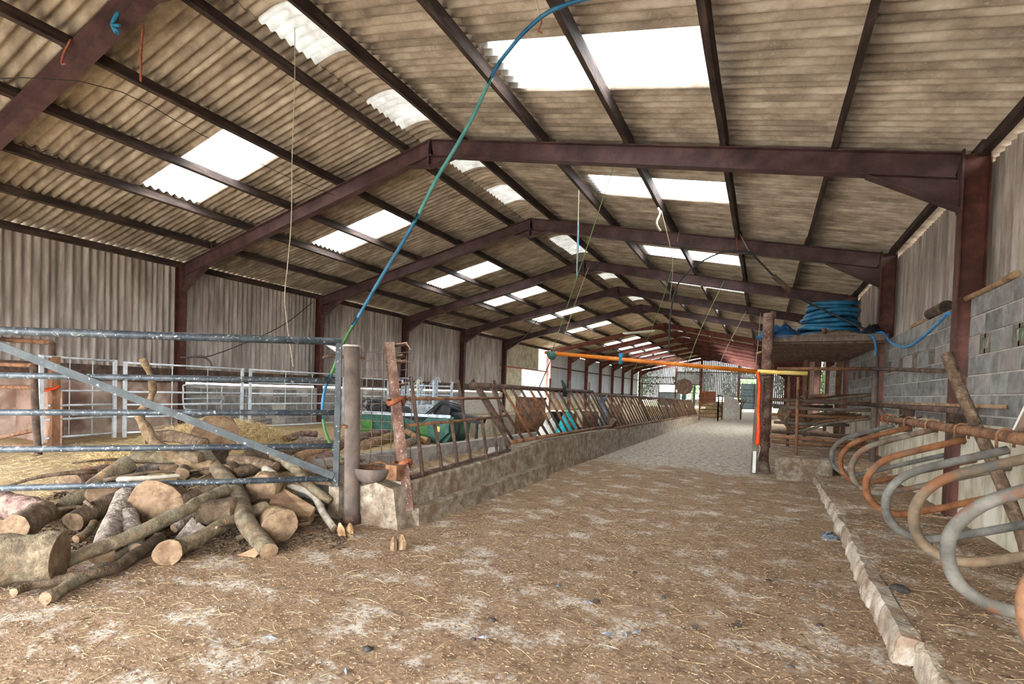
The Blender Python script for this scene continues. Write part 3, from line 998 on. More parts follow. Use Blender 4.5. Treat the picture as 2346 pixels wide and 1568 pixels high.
# ---- outside
mb = MB(); mb.box((-60, -45, -.35), (60, -10.2, -.08)); tag(obj('ground_yard', mb, 'yard'), 'unseen pale concrete yard outside the open end, bouncing daylight in', kind='structure')
mb = MB(); mb.box((-70, 54.9, -.3), (70, 130, -.06)); tag(obj('ground_field', mb, 'grass'), 'bright green field beyond the far gable', kind='structure')
mb = MB(); mb.box((-70, -10.2, -.3), (-8.3, 54.9, -.08)); tag(obj('ground_side', mb, 'gravel'), 'added gravel yard beside the barn, grey for neutral bounce', kind='structure')
mb = MB(); mb.box((8.3, -10.2, -.3), (70, 54.9, -.08)); tag(obj('ground_verge', mb, 'gravel'), 'added gravel verge beside the block wall, grey for neutral bounce', kind='structure')
# ------------------------------------------------------------------ gate and its post
def tube_part(name, pts, r, m, parent, seg=10, sub=0, **kw):
    p = smooth(pts, sub) if sub else [Vector(q) for q in pts]
    mb = MB(); mb.tube(p, r, seg, **kw)
    return obj(name, mb, m, parent)

def build_gate():
    t = thing('field_gate', 'five-rail grey steel gate splashed with bird droppings across the log pile', 'gate', (.4, -4.7, 0))
    a, b = Vector((1.6, -3.72, 0)), Vector((-1.55, -6.33, 0))
    d = (b-a).normalized()
    def P(s, z): return (a.x+d.x*s, a.y+d.y*s, z)
    for z0, z1 in ((1.985, 1.925), (1.55, 1.495), (1.20, 1.135), (.83, .775), (.47, .395)):
        L = (b-a).length
        tube_part('rail', [P(-.02, z0), P(L*.5, (z0+z1*1.0)/2+(z1-z0)*.16), P(L, z1+(z1-z0)*.32)], .041 if z0 > 1.9 else .031, 'gate_steel', t, 14)
    mb = MB(); mb.bar(P(0, .38), P(0, 2.02), .07, .06, (d.x, d.y, 0)); obj('stile', mb, 'brace_steel', t)
    mb = MB(); mb.bar(P((b-a).length, .3), P((b-a).length, 1.95), .07, .06, (d.x, d.y, 0)); obj('stile', mb, 'brace_steel', t)
    n = Vector((d.y, -d.x, 0)).normalized()
    if n.dot(Vector((5.8, -7.8, 0))-a) < 0: n = -n
    p, q = Vector(P(.02, .50))+n*.042, Vector(P(3.3, 1.87))+n*.042
    mb = MB(); mb.bar(p, q, .075, .012, n); obj('brace', mb, 'brace_steel', t)
    for z in (1.82, .66):
        mb = MB(); mb.tube([P(-.28, z), P(.05, z)], .017, 8); o = obj('hinge_pin', mb, 'rust', t)
        mb = MB(); mb.tube([P(-.17, z-.05), P(-.17, z+.05)], .03, 10); obj('eye', mb, 'rust_dark', o)
    mb = MB(); mb.tube([P(.0, 1.83), P(.12, 1.82), P(.17, 1.80)], [.018, .02, .012], 8); obj('hinge_end', mb, 'rust_dark', t)
build_gate()

t = thing('gate_post', 'round steel gate post with peeling brown paint', 'post', (1.84, -3.72, 0))
mb = MB(); mb.tube([(1.845, -3.72, -.05), (1.835, -3.72, .6), (1.815, -3.72, 1.3), (1.785, -3.72, 1.93)], .082, 24); obj('pipe', mb, 'post_pipe', t)
mb = MB(); mb.tube([(1.785, -3.72, 1.925), (1.785, -3.72, 1.945)], .088, 24); obj('cap', mb, 'mortar', t)
mb = MB(); mb.tube([(1.845, -3.72, -.02), (1.845, -3.72, .07), (1.843, -3.72, .1)], [.1, .095, .084], 20, wob=.06); obj('rust_collar', mb, 'rust_dark', t)
mb = MB(); mb.tube([(1.80, -3.8, 1.05), (1.803, -3.805, 1.08)], .035, 12); obj('weld_mark', mb, 'rust', t)

mb = MB(); mb.prism([(1.47, 0), (1.63, 0), (1.625, .4), (1.6, .43), (1.5, .425), (1.475, .39)], 1, -3.7, -3.56)
tag(obj('concrete_stub', mb, 'concrete'), 'short weathered concrete stub at the foot of the gate stile', 'post')

# cobweb between gate and post
mb = MB()
cw = [(1.40, -3.74, 1.955), (1.55, -3.72, 1.93), (1.70, -3.70, 1.96), (1.70, -3.7, 1.87), (1.62, -3.7, 1.83), (1.5, -3.73, 1.90)]
ctr = (1.6, -3.66, 1.88)
mb.add(cw+[ctr], [(i, (i+1) % 6, 6) for i in range(6)], True)
tag(obj('cobweb', mb, 'cobweb'), 'dusty white cobweb between the gate and its post', 'cobweb', kind='stuff')

# ------------------------------------------------------------------ feed trough
TR = {}
def tr_top(y):
    if y < -1.2: return .47+(y+3.45)*.03
    if y < .5: return .54+(y+1.2)*.06
    return .64-(y-.5)*.011
def build_trough():
    t = thing('feed_trough', 'long concrete feed trough running down the barn under the feed barriers', 'trough', (1.5, 8, 0))
    def wall(x0, x1, ya, yb, top, m, n=60, name='front_wall', rough=.02, base=-.08):
        mb = MB()
        for i in range(n+1):
            y = ya+(yb-ya)*i/n
            z = top(y)+rough*.6*nz(y, x0, 1, 3)
            e0, e1 = rough*nz(y, x0, 2, 5), rough*nz(y, x1, 5, 5)
            ch = .02 if rough > .01 else .006
            mb.v += [(x0+e0, y, base), (x0+e0, y, z-ch), (x0+ch+e0, y, z), (x1-ch+e1, y, z), (x1+e1*1.4, y, z-ch*1.3), (x1+e1+rough*nz(y, 0, 9, 9), y, z*.5), (x1+e1+.02, y, base)]
        k = 7
        for i in range(n):
            for j in range(k-1):
                mb.f.append((i*k+j, i*k+j+1, (i+1)*k+j+1, (i+1)*k+j)); mb.sm.append(False); mb.mi.append(0)
        mb.f.append(tuple(range(k))); mb.sm.append(False); mb.mi.append(0)
        mb.f.append(tuple(n*k+j for j in range(k-1, -1, -1))); mb.sm.append(False); mb.mi.append(0)
        return obj(name, mb, m, t)
    wall(2.12, 2.37, -3.45, 24.0, tr_top, 'concrete', 160)
    wall(2.2, 2.5, -3.4, .3, lambda y: .19+.012*(y+3.4)*.9, 'concrete', 40, 'step', .006)
    wall(.42, .6, -3.0, 24.0, lambda y: .47-(y-.5)*.008, 'trough_wall', 60, 'back_wall', .008)
    mb = MB(); mb.prism([(1.86, -.05), (2.44, -.05), (2.36, .42), (2.12, .47), (1.9, .40)], 1, -3.66, -3.36); obj('end_wall', mb, 'concrete', t)
    mb = MB(); mb.box((.55, -3.35, -.02), (2.16, -3.2, .3)); obj('end_wall', mb, 'trough_wall', t)
    mb = MB(); mb.box((.55, -3.3, -.05), (2.2, 24, .13)); obj('trough_floor', mb, 'trough_inside', t)
    # a low block closing the first length
    mb = MB(); mb.prism([(1.9, .1), (2.2, .1), (2.16, .62), (1.98, .6)], 1, -.95, -.82); obj('divider', mb, 'trough_wall', t)
build_trough()

# leaning rolled-steel post with brackets
t = thing('leaning_steel_post', 'leaning rusty I-beam post with bent bracket ends on its top', 'post', (2.34, -3.4, 0))
p, q = Vector((2.37, -3.42, .15)), Vector((1.90, -3.25, 2.0))
up = Vector((.75, -.66, 0)); up = (up-(q-p).normalized()*up.dot((q-p).normalized())).normalized()
mb = MB(); ibeam(mb, p, q, up, .15, .1, .014, .012); obj('beam', mb, 'rusty_post', t)
side = (q-p).normalized().cross(up)
for k, (s_, l_) in enumerate(((.99, .17), (.88, .13), (.74, .12))):
    c = p.lerp(q, s_)
    rv = Vector((.85, .53, 0))
    mb = MB(); mb.bar(c+rv*.02, c+rv*(.04+l_)+Vector((0, 0, .03)), .1, .014, (q-p).normalized())
    if k == 0:
        mb.bar(c+rv*(l_+.03)+Vector((0, 0, .03)), c+rv*(l_+.09)+Vector((0, 0, -.05)), .1, .014, rv)
        mb.bar(c+rv*.03+Vector((0, 0, -.14)), c+rv*(l_+.0)+Vector((0, 0, -.11)), .1, .014, (q-p).normalized())
    obj('bracket', mb, 'rusty_post', t)
for s_ in (.64, .27):
    c = p.lerp(q, s_)
    mb = MB(); mb.tube([c+side*.09*math.cos(a)+up*.1*math.sin(a)+Vector((0, 0, .03*math.sin(2*a))) for a in [i*math.pi/6 for i in range(12)]], .026, 8, closed=True, wob=.25, seed=4)
    obj('rust_clamp', mb, 'rust_orange', t)

# drinking bowl
t = thing('drinking_bowl', 'rusty round drinking bowl bolted beside the leaning steel post', 'bowl', (2.02, -3.52, .45))
c = Vector((1.99, -3.60, 0)); mb = MB()
prof = [(.02, .44), (.12, .455), (.19, .50), (.225, .56), (.235, .61), (.222, .615), (.205, .57), (.17, .515), (.1, .475), (.0, .47)]
n = 28
for r_, z in prof:
    for k in range(n):
        a = 2*math.pi*k/n
        mb.v.append((c.x+r_*math.cos(a), c.y+r_*.72*math.sin(a), z))
for j in range(len(prof)-1):
    for k in range(n):
        l = (k+1) % n
        mb.f.append((j*n+k, j*n+l, (j+1)*n+l, (j+1)*n+k)); mb.sm.append(True); mb.mi.append(0 if j < 5 else 1)
obj('bowl', mb, None, t, mats=['post_pipe', 'rust'])
mb = MB(); mb.box((2.18, -3.58, .50), (2.33, -3.44, .66)); obj('bracket', mb, 'rust', t)
mb = MB(); mb.tube(smooth([(1.86, -3.5, .62), (1.99, -3.45, .655), (2.12, -3.48, .64)], 4), .016, 8); obj('nose_pipe', mb, 'rust', t)

# weld mesh panel
t = thing('wire_mesh_panel', 'sagging rusty wire mesh panel between the gate post and the leaning post', 'mesh', (1.9, -3.35, .5))
g = random.Random(2)
for x in (1.50, 1.535, 1.565, 1.70, 1.83, 1.95, 2.12, 2.2):
    pts = [(x+g.uniform(-.01, .01), -3.33+g.uniform(-.015, .015)+.2*(x-1.5), z) for z in (.55, .9, 1.3, 1.65, 1.94 if x < 2 else 1.86)]
    tube_part('wire', pts, .0055, 'wire', t, 5)
for i in range(14):
    z = .6+i*.1
    x1 = 2.0 if i < 7 else 2.2
    pts = [(x, -3.335+.2*(x-1.5)+g.uniform(-.008, .008), z+g.uniform(-.012, .012)) for x in (1.5, 1.65, 1.8, 1.95, x1)]
    tube_part('wire', pts, .0042, 'wire', t, 5)

# ------------------------------------------------------------------ feed barriers
t = thing('feed_barrier', 'rusty upright-bar feed barrier panel nearest the gate', 'feed barrier', (2.25, -2.1, .5), 'feed barrier panels')
def bx(z): return 2.33-(z-.53)*.23
for y, z0, z1, yt in ((-3.12, .50, 1.63, -3.06), (-2.73, .53, 1.10, -2.74), (-2.38, .53, 1.1, -2.36), (-2.04, .54, 1.63, -2.04), (-1.62, .54, 1.12, -1.58), (-1.30, .55, 1.12, -1.24), (-.95, .57, 1.66, -1.0)):
    tube_part('bar', [(bx(z0), y, z0-.02), (bx((z0+z1)/2)+.005, (y+yt)/2, (z0+z1)/2), (bx(z1), yt, z1)], .023, 'rust_dark', t, 8, wob=.05, seed=int(y*100))
tube_part('rail', [(bx(1.37)-.02, -3.36, 1.37), (bx(1.38)+.01, -2.1, 1.375), (bx(1.39), -.86, 1.39)], .02, 'rust', t, 8)
tube_part('rail', [(bx(1.07), -3.27, 1.07), (bx(1.09)+.012, -2.0, 1.085), (bx(1.11), -.80, 1.11)], .02, 'rust', t, 8)
mb = MB(); mb.bar((2.30, -3.3, .50), (2.30, -.85, .585), .05, .03); obj('sill_bar', mb, 'rust_dark', t)

def slant_panel(y0, n, dz, label, first=False):
    yl = (n)*.35
    t = thing('slanted_feed_barrier', label, 'feed barrier', (2.2, y0+yl/2, .6), 'feed barrier panels')
    def P(y, k, o=0): return Vector((2.35-.3*k+o, y, .71+.86*k+dz))
    mb = MB(); mb.tube([P(y0-.02, 0), P(y0+yl+.02, 0)-Vector((0, 0, .02))], .035, 10, wob=.03); obj('bottom_rail', mb, 'rust', t)
    mb = MB(); mb.tube([P(y0-.72, 1.0), P(y0+yl-.62, 1.0)-Vector((0, 0, .03))], .042, 10, wob=.03); obj('top_rail', mb, 'rust_dark', t)
    g = random.Random(int(y0*10)+5)
    for i in range(n):
        y = y0+.12+i*.35
        b = g.uniform(-.02, .02)
        mb = MB(); mb.tube([P(y, 0), P(y-.31+b, .5, g.uniform(-.01, .01)), P(y-.63+b, 1.0)], .024, 8, wob=.06, seed=i)
        obj('bar', mb, 'rust_dark' if g.random() < (.6 if first else .25) else 'rust', t)
    if first:
        mb = MB(); mb.bar(P(y0-.05, -.06), P(y0-.67, 1.06)+Vector((0, 0, .02)), .07, .02, (1, 0, 0)); obj('end_bar', mb, 'rust_dark', t)
    mb = MB(); mb.bar(P(y0+yl+.0, 0), P(y0+yl-.63, 1.0), .06, .02, (1, 0, 0)); obj('end_bar', mb, 'rust_dark', t)
    return t
slant_panel(-.92, 16, 0, 'slanted-bar rusty feed barrier just beyond the upright-bar panel', True)
slant_panel(5.25, 13, -.1, 'second slanted-bar rusty feed barrier along the trough')
slant_panel(10.0, 13, -.15, 'third slanted-bar rusty feed barrier along the trough')
slant_panel(14.75, 13, -.2, 'fourth slanted-bar rusty feed barrier along the trough')
slant_panel(19.5, 12, -.25, 'last slanted-bar rusty feed barrier at the far trough end')

# dwarf wall beyond the trough
mb = MB(); mb.box((-1.15, 3.6, 0), (-1.0, 22, .79)); tag(obj('dwarf_wall', mb, 'render'), 'low cream rendered wall in the pen behind the feed trough', 'low wall')

# ------------------------------------------------------------------ cubicles at the side
LOOP = [(7.33, 1.215), (7.0, 1.09), (6.82, 1.01), (6.72, .92), (6.665, .8), (6.68, .66), (6.76, .565), (6.91, .525), (7.15, .6), (7.5, .74), (7.93, .9)]
lab_l = ['nearest mossy red cubicle loop, cut off at the picture edge', 'grey cubicle loop with small orange rust patches, largest in full view', 'brown cubicle loop next behind the grey one with rust patches',
         'smooth grey cubicle loop, third in full view', 'bright orange rusted cubicle loop, fourth in full view', 'half grey, half rusty cubicle loop, fifth in full view', 'rust brown cubicle loop, last but one on the head rail', 'smooth grey cubicle loop at the far end of the head rail']
LM = ['rust', 'loop_patch', 'loop_brown', 'loop_grey', 'loop_rust', 'loop_pipe', 'loop_rust', 'loop_grey']
def cubicle(y, label, dx=0, dz=0, m='loop_pipe', grp='cubicle loops on the near bed', g=random.Random(1), ext=False):
    pts = [((x if x > 7.9 else x+dx), y+g.uniform(-.008, .008), z+dz) for x, z in LOOP]
    if ext: pts = [(7.93, y, 1.38+dz)]+pts
    mb = MB(); mb.tube(smooth(pts, 5), .029, 12)
    return tag(obj('cubicle_loop', mb, m), label, 'cubicle loop', grp)
LY = [-5.6, -4.9, -4.05, -3.2, -2.35, -1.5, -.65, .2]
DD = [(-.07, .1), (-.09, .09), (-.03, .07), (-.01, -.01), (0, 0), (0, .04), (0, .02), (0, 0)]
for y, l, m_, (dx, dz) in zip(LY, lab_l, LM, DD):
    cubicle(y, l, dx, dz, m_)
t = thing('head_rail', 'rusty head rail pipe clamped over the cubicle loops', 'rail', (7.32, -2.5, 1.1))
mb = MB(); mb.tube([(7.30, -6.5, 1.30), (7.315, -3, 1.295), (7.32, -1, 1.29), (7.3, .52, 1.285)], .042, 14); obj('pipe', mb, 'rust', t)
mb = MB(); mb.tube([(7.3, .5, 1.285), (7.3, .58, 1.285)], .062, 12, wob=.08); obj('end_joint', mb, 'rust_orange', t)
mb = MB(); mb.tube([(7.3, .54, 1.28), (7.24, .62, 1.42)], .03, 10); obj('stub_pipe', mb, 'rust_dark', t)
for y in LY:
    yy = y+.035
    pts = [Vector((7.315+.05*math.cos(a), yy, 1.295+.05*math.sin(a))) for a in [math.radians(q) for q in range(-20, 201, 20)]]
    pts = [Vector((7.36, yy, 1.22))]+pts+[Vector((7.27, yy, 1.2))]
    mb = MB(); mb.tube(pts, .009, 6); c = obj('clamp', mb, 'rust', t)
    mb = MB(); mb.tube([(7.38, yy, 1.335), (7.43, yy, 1.36)], .012, 6); obj('bolt', mb, 'rust_dark', c)

# props, boards and pipes by the block wall
mb = MB(); mb.tube(smooth([(7.35, -1.67, 1.99), (7.45, -1.78, 1.6), (7.6, -1.95, 1.1), (7.77, -2.14, .5), (7.83, -2.22, .14)], 3), [.05, .05, .049, .05, .05, .046, .05, .05, .05, .048, .05, .05, .05], 10, wob=.09)
tag(obj('timber_prop', mb, 'bark_b'), 'grey weathered timber pole leaning behind the head rail', 'pole')
t = thing('wall_board', 'long brown board on brackets along the block wall', 'board', (7.8, 1.5, 1.4))
mb = MB(); mb.bar((7.84, -1.33, 1.50), (7.84, 3.4, 1.5), .14, .035); obj('board', mb, 'timber', t)
for y in (-.3, 2.0):
    mb = MB(); mb.box((7.76, y, 1.05), (7.92, y+.14, 1.46)); obj('bracket', mb, 'rust_dark', t)
t = thing('brown_sheeting', 'brown board with a pale edge leaning at the picture edge by the block wall', 'board', (7.75, -2.9, 1.2))
mb = MB(); mb.prism([(-2.36, 1.30), (-2.62, 1.22), (-3.6, 1.2), (-3.6, 2.2), (-3.2, 2.2)], 0, 7.62, 7.645); obj('panel', mb, 'brown_board', t)
mb = MB(); mb.bar((7.632, -2.355, 1.30), (7.632, -3.19, 2.21), .03, .025); obj('edge_strip', mb, 'white_trim', t)
t = thing('pipe_rail', 'thin rusty pipe rail running from the platform post to the block wall', 'rail', (7.0, 3, 2))
tube_part('pipe', [(6.03, 3.45, 2.11), (7.62, 3.4, 2.12)], .032, 'rust', t)
tube_part('pipe', [(7.55, 3.36, 2.12), (7.75, -.03, 1.91)], .03, 'rust_dark', t)
t = thing('mid_pipe_rail', 'dark rusty pipe rail at mid height under the thin one', 'rail', (7.0, 3, 1.4))
tube_part('pipe', [(5.95, 3.5, 1.50), (7.62, 3.42, 1.46)], .036, 'rust_dark', t)
tube_part('pipe', [(7.58, 3.4, 1.46), (7.72, -.8, 1.44)], .036, 'rust_dark', t)
t = thing('low_pipe_rail', 'low rusty pipe rail behind the concrete sill', 'rail', (6.5, 3.5, .7))
tube_part('pipe', [(5.95, 3.5, .76), (6.5, 3.5, .755), (7.6, 3.6, .72)], .038, 'rust', t)
for (x, y, z1, r_, l) in ((7.64, 3.46, 2.36, .05, 'mottled pipe upright with a blue hose on top beside the block wall'), (6.78, 7.2, 2.55, .05, 'brown pipe upright behind the orange pipe end'),
                    (6.4, 3.36, 1.95, .028, 'thin grey upright nearest the rusty platform post'), (6.34, 5.5, 2.05, .035, 'thin upright behind the platform post')):
    mb = MB(); mb.tube([(x+.02, y, .3), (x, y, z1)], r_, 12, wob=.02)
    tag(obj('pipe_upright', mb, 'post_pipe' if r_ == .05 and y < 4 else 'rust'), l, 'pipe')
fl = ['second', 'third', 'fourth', 'fifth', 'sixth', 'seventh']
for i in range(7):
    y = 4.6+i*.95
    cubicle(y, 'rusty cubicle loop behind the concrete sill, %s in that row' % (['first']+fl)[i], dx=-.4, dz=.3, m='rust' if i % 2 else 'loop_pipe', grp='cubicle loops on the far bed', ext=True)
mb = MB(); mb.tube([(6.95, 4.2, 1.62), (6.95, 11.4, 1.62)], .04, 12); tag(obj('far_head_rail', mb, 'rust'), 'rusty head rail over the far cubicle loops', 'rail')
for i, (y_, z_, a_, b_) in enumerate(((4.0, .62, 6.0, 7.7), (4.5, .8, 6.0, 7.85), (5.1, .98, 6.05, 7.5), (5.6, 1.15, 5.95, 7.8), (6.2, 1.36, 6.0, 7.3), (4.2, 1.34, 6.0, 7.88), (4.3, 1.5, 6.9, 7.8))):
    mb = MB(); mb.tube([(a_, y_, z_), ((a_+b_)/2, y_+.05, z_-.015), (b_, y_+.1, z_+.01)], .034, 10, wob=.04, seed=i)
    tag(obj('cross_pipe', mb, ('rust', 'rust_dark', 'post_pipe')[i % 3]), '%s rusty cross pipe of the far cubicle bed' % ['lowest', 'second lowest', 'third lowest', 'fourth lowest', 'highest rear', 'highest front', 'short top'][i], 'pipe', 'cross pipes of the far cubicle bed')
mb = MB(); mb.bar((6.06, 2.85, .2), (6.98, 2.85, .22), .2, .45)
o = obj('concrete_sill', mb, 'concrete'); tag(o, 'low rounded concrete sill at the end of the kerb', 'sill')
bv = o.modifiers.new('bevel', 'BEVEL'); bv.width = .05; bv.segments = 3

# platform post with plank and strap
t = thing('platform_post', 'tall pitted rusty pipe post beside the passage', 'post', (5.855, 3.82, 0))
mb = MB(); mb.tube([(5.855, 3.82, -.05), (5.852, 3.82, 1.6), (5.848, 3.82, 3.27)], .105, 24, wob=.01); obj('pipe', mb, 'rusty_post', t)
mb = MB(); mb.box((5.87, 3.78, 3.18), (5.98, 3.9, 3.31)); obj('top_plate', mb, 'rust_dark', t)
mb = MB(); mb.tube([(5.855, 3.82, -.04), (5.855, 3.82, .2)], [.17, .12], 14, wob=.15); obj('foot', mb, 'concrete', t)
mb = MB(); mb.tube([(5.64, 3.74, 2.44), (5.82, 3.8, 2.50)], .02, 8); obj('peg', mb, 'timber', t)
mb = MB()
for k, z in enumerate((1.86, 1.92, 1.98)):
    mb.tube([Vector((5.83+.125*math.cos(a), 3.80+.125*math.sin(a), z+.02*math.sin(a+k))) for a in [i*math.pi/8 for i in range(16)]], .014, 6, closed=True)
obj('rope_lashing', mb, 'rust_dark', t)
t = thing('plank_with_strap', 'upright plank with a bright orange strap hung on it beside the rusty post', 'plank', (5.71, 3.4, 0))
mb = MB(); mb.bar((5.70, 3.35, -.03), (5.735, 3.62, 1.95), .06, .14, (1, 0, 0)); obj('plank', mb, 'timber_grey', t)
mb = MB(); mb.bar((5.70, 3.30, .02), (5.70, 3.32, .45), .09, .06, (1, 0, 0)); obj('foot_post', mb, 'white_trim', t)
mb = MB(); mb.tube(smooth([(5.69, 3.42, 2.04), (5.73, 3.40, 1.75), (5.73, 3.36, 1.3), (5.75, 3.34, .95), (5.74, 3.30, .58)], 4), [.04, .028, .026, .026, .026, .027, .027, .028, .029, .03, .03, .032, .033, .034, .036, .04, .042], 8, wob=.12, seed=3); obj('strap', mb, 'orange_strap', t)
tube_part('cord', [(5.76, 3.3, .62), (5.79, 3.28, .5), (5.75, 3.26, .32)], .006, 'cord_pale', t, 6, 4)

# platform of steel decking
t = thing('storage_platform', 'steel decked storage platform between the rusty post and the block wall', 'platform', (6.9, 6, 2.6))
for x0, y0_, x1, y1_ in ((5.9, 3.95, 7.9, 3.95), (5.9, 9.8, 7.9, 9.8)):
    mb = MB(); ibeam(mb, (x0, y0_, 2.76), (x1, y1_, 2.76), (0, 0, 1), .13, .08); obj('edge_beam', mb, 'fascia', t)
y = 4.05
while y < 9.7:
    mb = MB(); mb.prism([(5.9, 2.70), (7.9, 2.70), (7.9, 2.73), (5.9, 2.73)], 1, y, y+.12)
    mb.box((5.9, y+.035, 2.66), (7.9, y+.085, 2.70)); obj('deck_plank', mb, 'deck_steel', t); y += .19
mb = MB(); mb.box((5.9, 4.0, 2.73), (7.9, 9.8, 2.79)); obj('deck_top', mb, 'timber', t)
mb = MB(); mb.box((7.7, 9.6, 0), (7.85, 9.75, 2.7)); obj('support', mb, 'rust', t)
mb = MB(); mb.box((5.95, 9.6, 0), (6.07, 9.72, 2.7)); obj('support', mb, 'rust', t)

# coil of blue pipe
t = thing('blue_pipe_coil', 'big coil of blue water pipe stacked on the platform', 'pipe coil', (7.03, 5.0, 2.8))
g = random.Random(8)
for k in range(8):
    z = 2.93+k*.092
    cx, cy = 7.02+g.uniform(-.05, .05)+.01*k, 5.0+g.uniform(-.03, .03)
    rx = .52+g.uniform(-.05, .03)-(.06 if k > 5 else 0)
    tilt = g.uniform(-.05, .05)
    for q in range(2):
        r_ = rx-.1*q
        mb = MB(); mb.tube([Vector((cx+r_*math.cos(a), cy+r_*.95*math.sin(a), z+tilt*math.cos(a)+.02*math.sin(a*2+k)+.02*q)) for a in [i*math.pi/16 for i in range(32)]], .045, 10, closed=True)
        obj('turn', mb, 'hose_blue', t)
mb = MB(); mb.tube(smooth([(7.45, 4.6, 2.9), (7.62, 4.35, 2.9), (7.7, 4.25, 2.88)], 4), .045, 10); obj('tail', mb, 'hose_blue', t)

def lump(name, pts, z0, m, label, cat, h=.15, parent=None, jag=.4, seed=0):
    """crumpled sheet heaped over an outline"""
    g = random.Random(seed)
    mb = MB(); c = Vector((sum(p[0] for p in pts)/len(pts), sum(p[1] for p in pts)/len(pts), 0))
    rings = 5; n = len(pts)*4
    ol = smooth([(p[0], p[1], 0) for p in pts]+[(pts[0][0], pts[0][1], 0)], 4)[:n]
    for r_ in range(rings):
        k = 1-r_/rings
        for i, p in enumerate(ol):
            q = c+(p-c)*k
            z = z0+h*(1-k*k)*(1+jag*g.uniform(-1, 1)) + (0 if r_ == 0 else .02*g.uniform(-1, 1))
            mb.v.append((q.x+g.uniform(-.02, .02)*(r_ > 0), q.y+g.uniform(-.02, .02)*(r_ > 0), z))
    mb.v.append((c.x, c.y, z0+h))
    for r_ in range(rings-1):
        for i in range(n):
            j = (i+1) % n
            mb.f.append((r_*n+i, r_*n+j, (r_+1)*n+j, (r_+1)*n+i)); mb.sm.append(True); mb.mi.append(0)
    for i in range(n):
        mb.f.append(((rings-1)*n+i, (rings-1)*n+(i+1) % n, rings*n)); mb.sm.append(True); mb.mi.append(0)
    mb.f.append(tuple(range(n-1, -1, -1))); mb.sm.append(False); mb.mi.append(0)
    return tag(obj(name, mb, m, parent), label, cat)
lump('blue_tarpaulin', [(5.6, 4.0), (6.2, 3.9), (6.5, 4.2), (6.5, 4.8), (6.0, 4.9), (5.65, 4.5)], 2.79, 'tarp_blue', 'crumpled blue tarpaulin beside the pipe coil on the platform', 'tarpaulin', .26, seed=4)
lump('sacking', [(6.5, 3.95), (7.1, 3.92), (7.6, 4.0), (7.6, 4.4), (7.0, 4.35), (6.6, 4.3)], 2.79, 'sacking', 'heap of brown sacking in front of the pipe coil', 'sack', .13, seed=5)
lump('black_sheet', [(7.45, 4.1), (7.85, 4.1), (7.88, 4.6), (7.55, 4.7)], 2.79, 'tarp_black', 'crumpled black plastic beside the pipe coil', 'plastic sheet', .22, seed=6)
mb = MB(); mb.tube([(6.85, 4.0, 2.79), (6.85, 4.0, 2.96)], [.05, .04], 10, wob=.1); tag(obj('scrap_lump', mb, 'rust'), 'small rusty lump on the sacking at the platform edge', 'scrap')
mb = MB(); mb.tube(smooth([(7.7, 4.25, 2.86), (7.79, 3.9, 2.84), (7.8, 3.23, 2.60), (7.8, 2.41, 2.43), (7.8, 1.74, 2.40), (7.8, 1.06, 2.47), (7.8, .5, 2.56), (7.78, .05, 2.62)], 5), .021, 10)
tag(obj('blue_water_pipe', mb, 'pipe_blue'), 'thin blue water pipe sagging along the block wall', 'pipe')
mb = MB(); mb.tube(smooth([(7.62, 3.46, 2.30), (7.63, 3.46, 2.5), (7.6, 3.55, 2.72), (7.55, 3.7, 2.76)], 4), .022, 8); tag(obj('hose_end', mb, 'hose_blue'), 'blue hose hanging under the platform into the pipe upright', 'hose')
mb = MB(); mb.tube(smooth([(7.93, .12, 2.78), (7.95, -.6, 2.775), (7.93, -1.33, 2.78)], 4), .035, 10, wob=.05); tag(obj('broom_handle', mb, 'timber'), 'round wooden pole lying on top of the block wall', 'pole')
mb = MB(); mb.tube([(7.99, 1.65, 2.84), (7.99, .94, 2.84)], .085, 14, wob=.06, mi_cap=1); tag(obj('short_log', mb, None, mats=['bark_b', 'purlin']), 'short log lying on top of the block wall', 'log')
mb = MB(); mb.bar((7.98, 2.6, 2.77), (7.98, 1.8, 2.77), .1, .05); tag(obj('wood_offcut', mb, 'timber'), 'wood offcut lying on top of the block wall', 'offcut')
# ------------------------------------------------------------------ pen: hurdles, posts, gates, machines
def hurdle(p, q, label, z0=.22, h=1.42, zs=None, grp='galvanised hurdles round the pen'):
    p, q = Vector((p[0], p[1], 0)), Vector((q[0], q[1], 0))
    t = thing('sheep_hurdle', label, 'hurdle', (p.x, p.y, z0), grp)
    d = (q-p).normalized()
    for c in (p+d*.03, q-d*.03):
        mb = MB(); mb.bar((c.x, c.y, z0), (c.x, c.y, z0+h), .05, .06, (0, 1, 0)); obj('stile', mb, 'hurdle_steel', t)
    for k in (.06, .27, .43, .6, .78, .985):
        z = z0+h*k
        mb = MB(); mb.tube([(p.x, p.y, z), (q.x, q.y, z)], .02, 8); obj('rail', mb, 'hurdle_steel', t)
    L = (q-p).length
    for k in (.36, .66):
        c = p+d*L*k
        mb = MB(); mb.tube([(c.x, c.y, z0+h*.06), (c.x, c.y, z0+h*.98)], .009, 6); obj('upright', mb, 'hurdle_steel', t)
    return t
hurdle((-5.75, -3.61), (-6.12, -2.25), 'galvanised hurdle beside the brown wooden post', .28, 1.60)
hurdle((-6.06, -2.15), (-5.94, .44), 'galvanised hurdle behind the tall fork of the branch', .28, 1.58)
hurdle((-5.88, .56), (-5.8, 3.5), 'galvanised hurdle seen through the gate end', .28, 1.58)
hurdle((-5.8, 3.65), (-5.7, 6.4), 'galvanised hurdle behind the wire mesh panel', .28, 1.5)

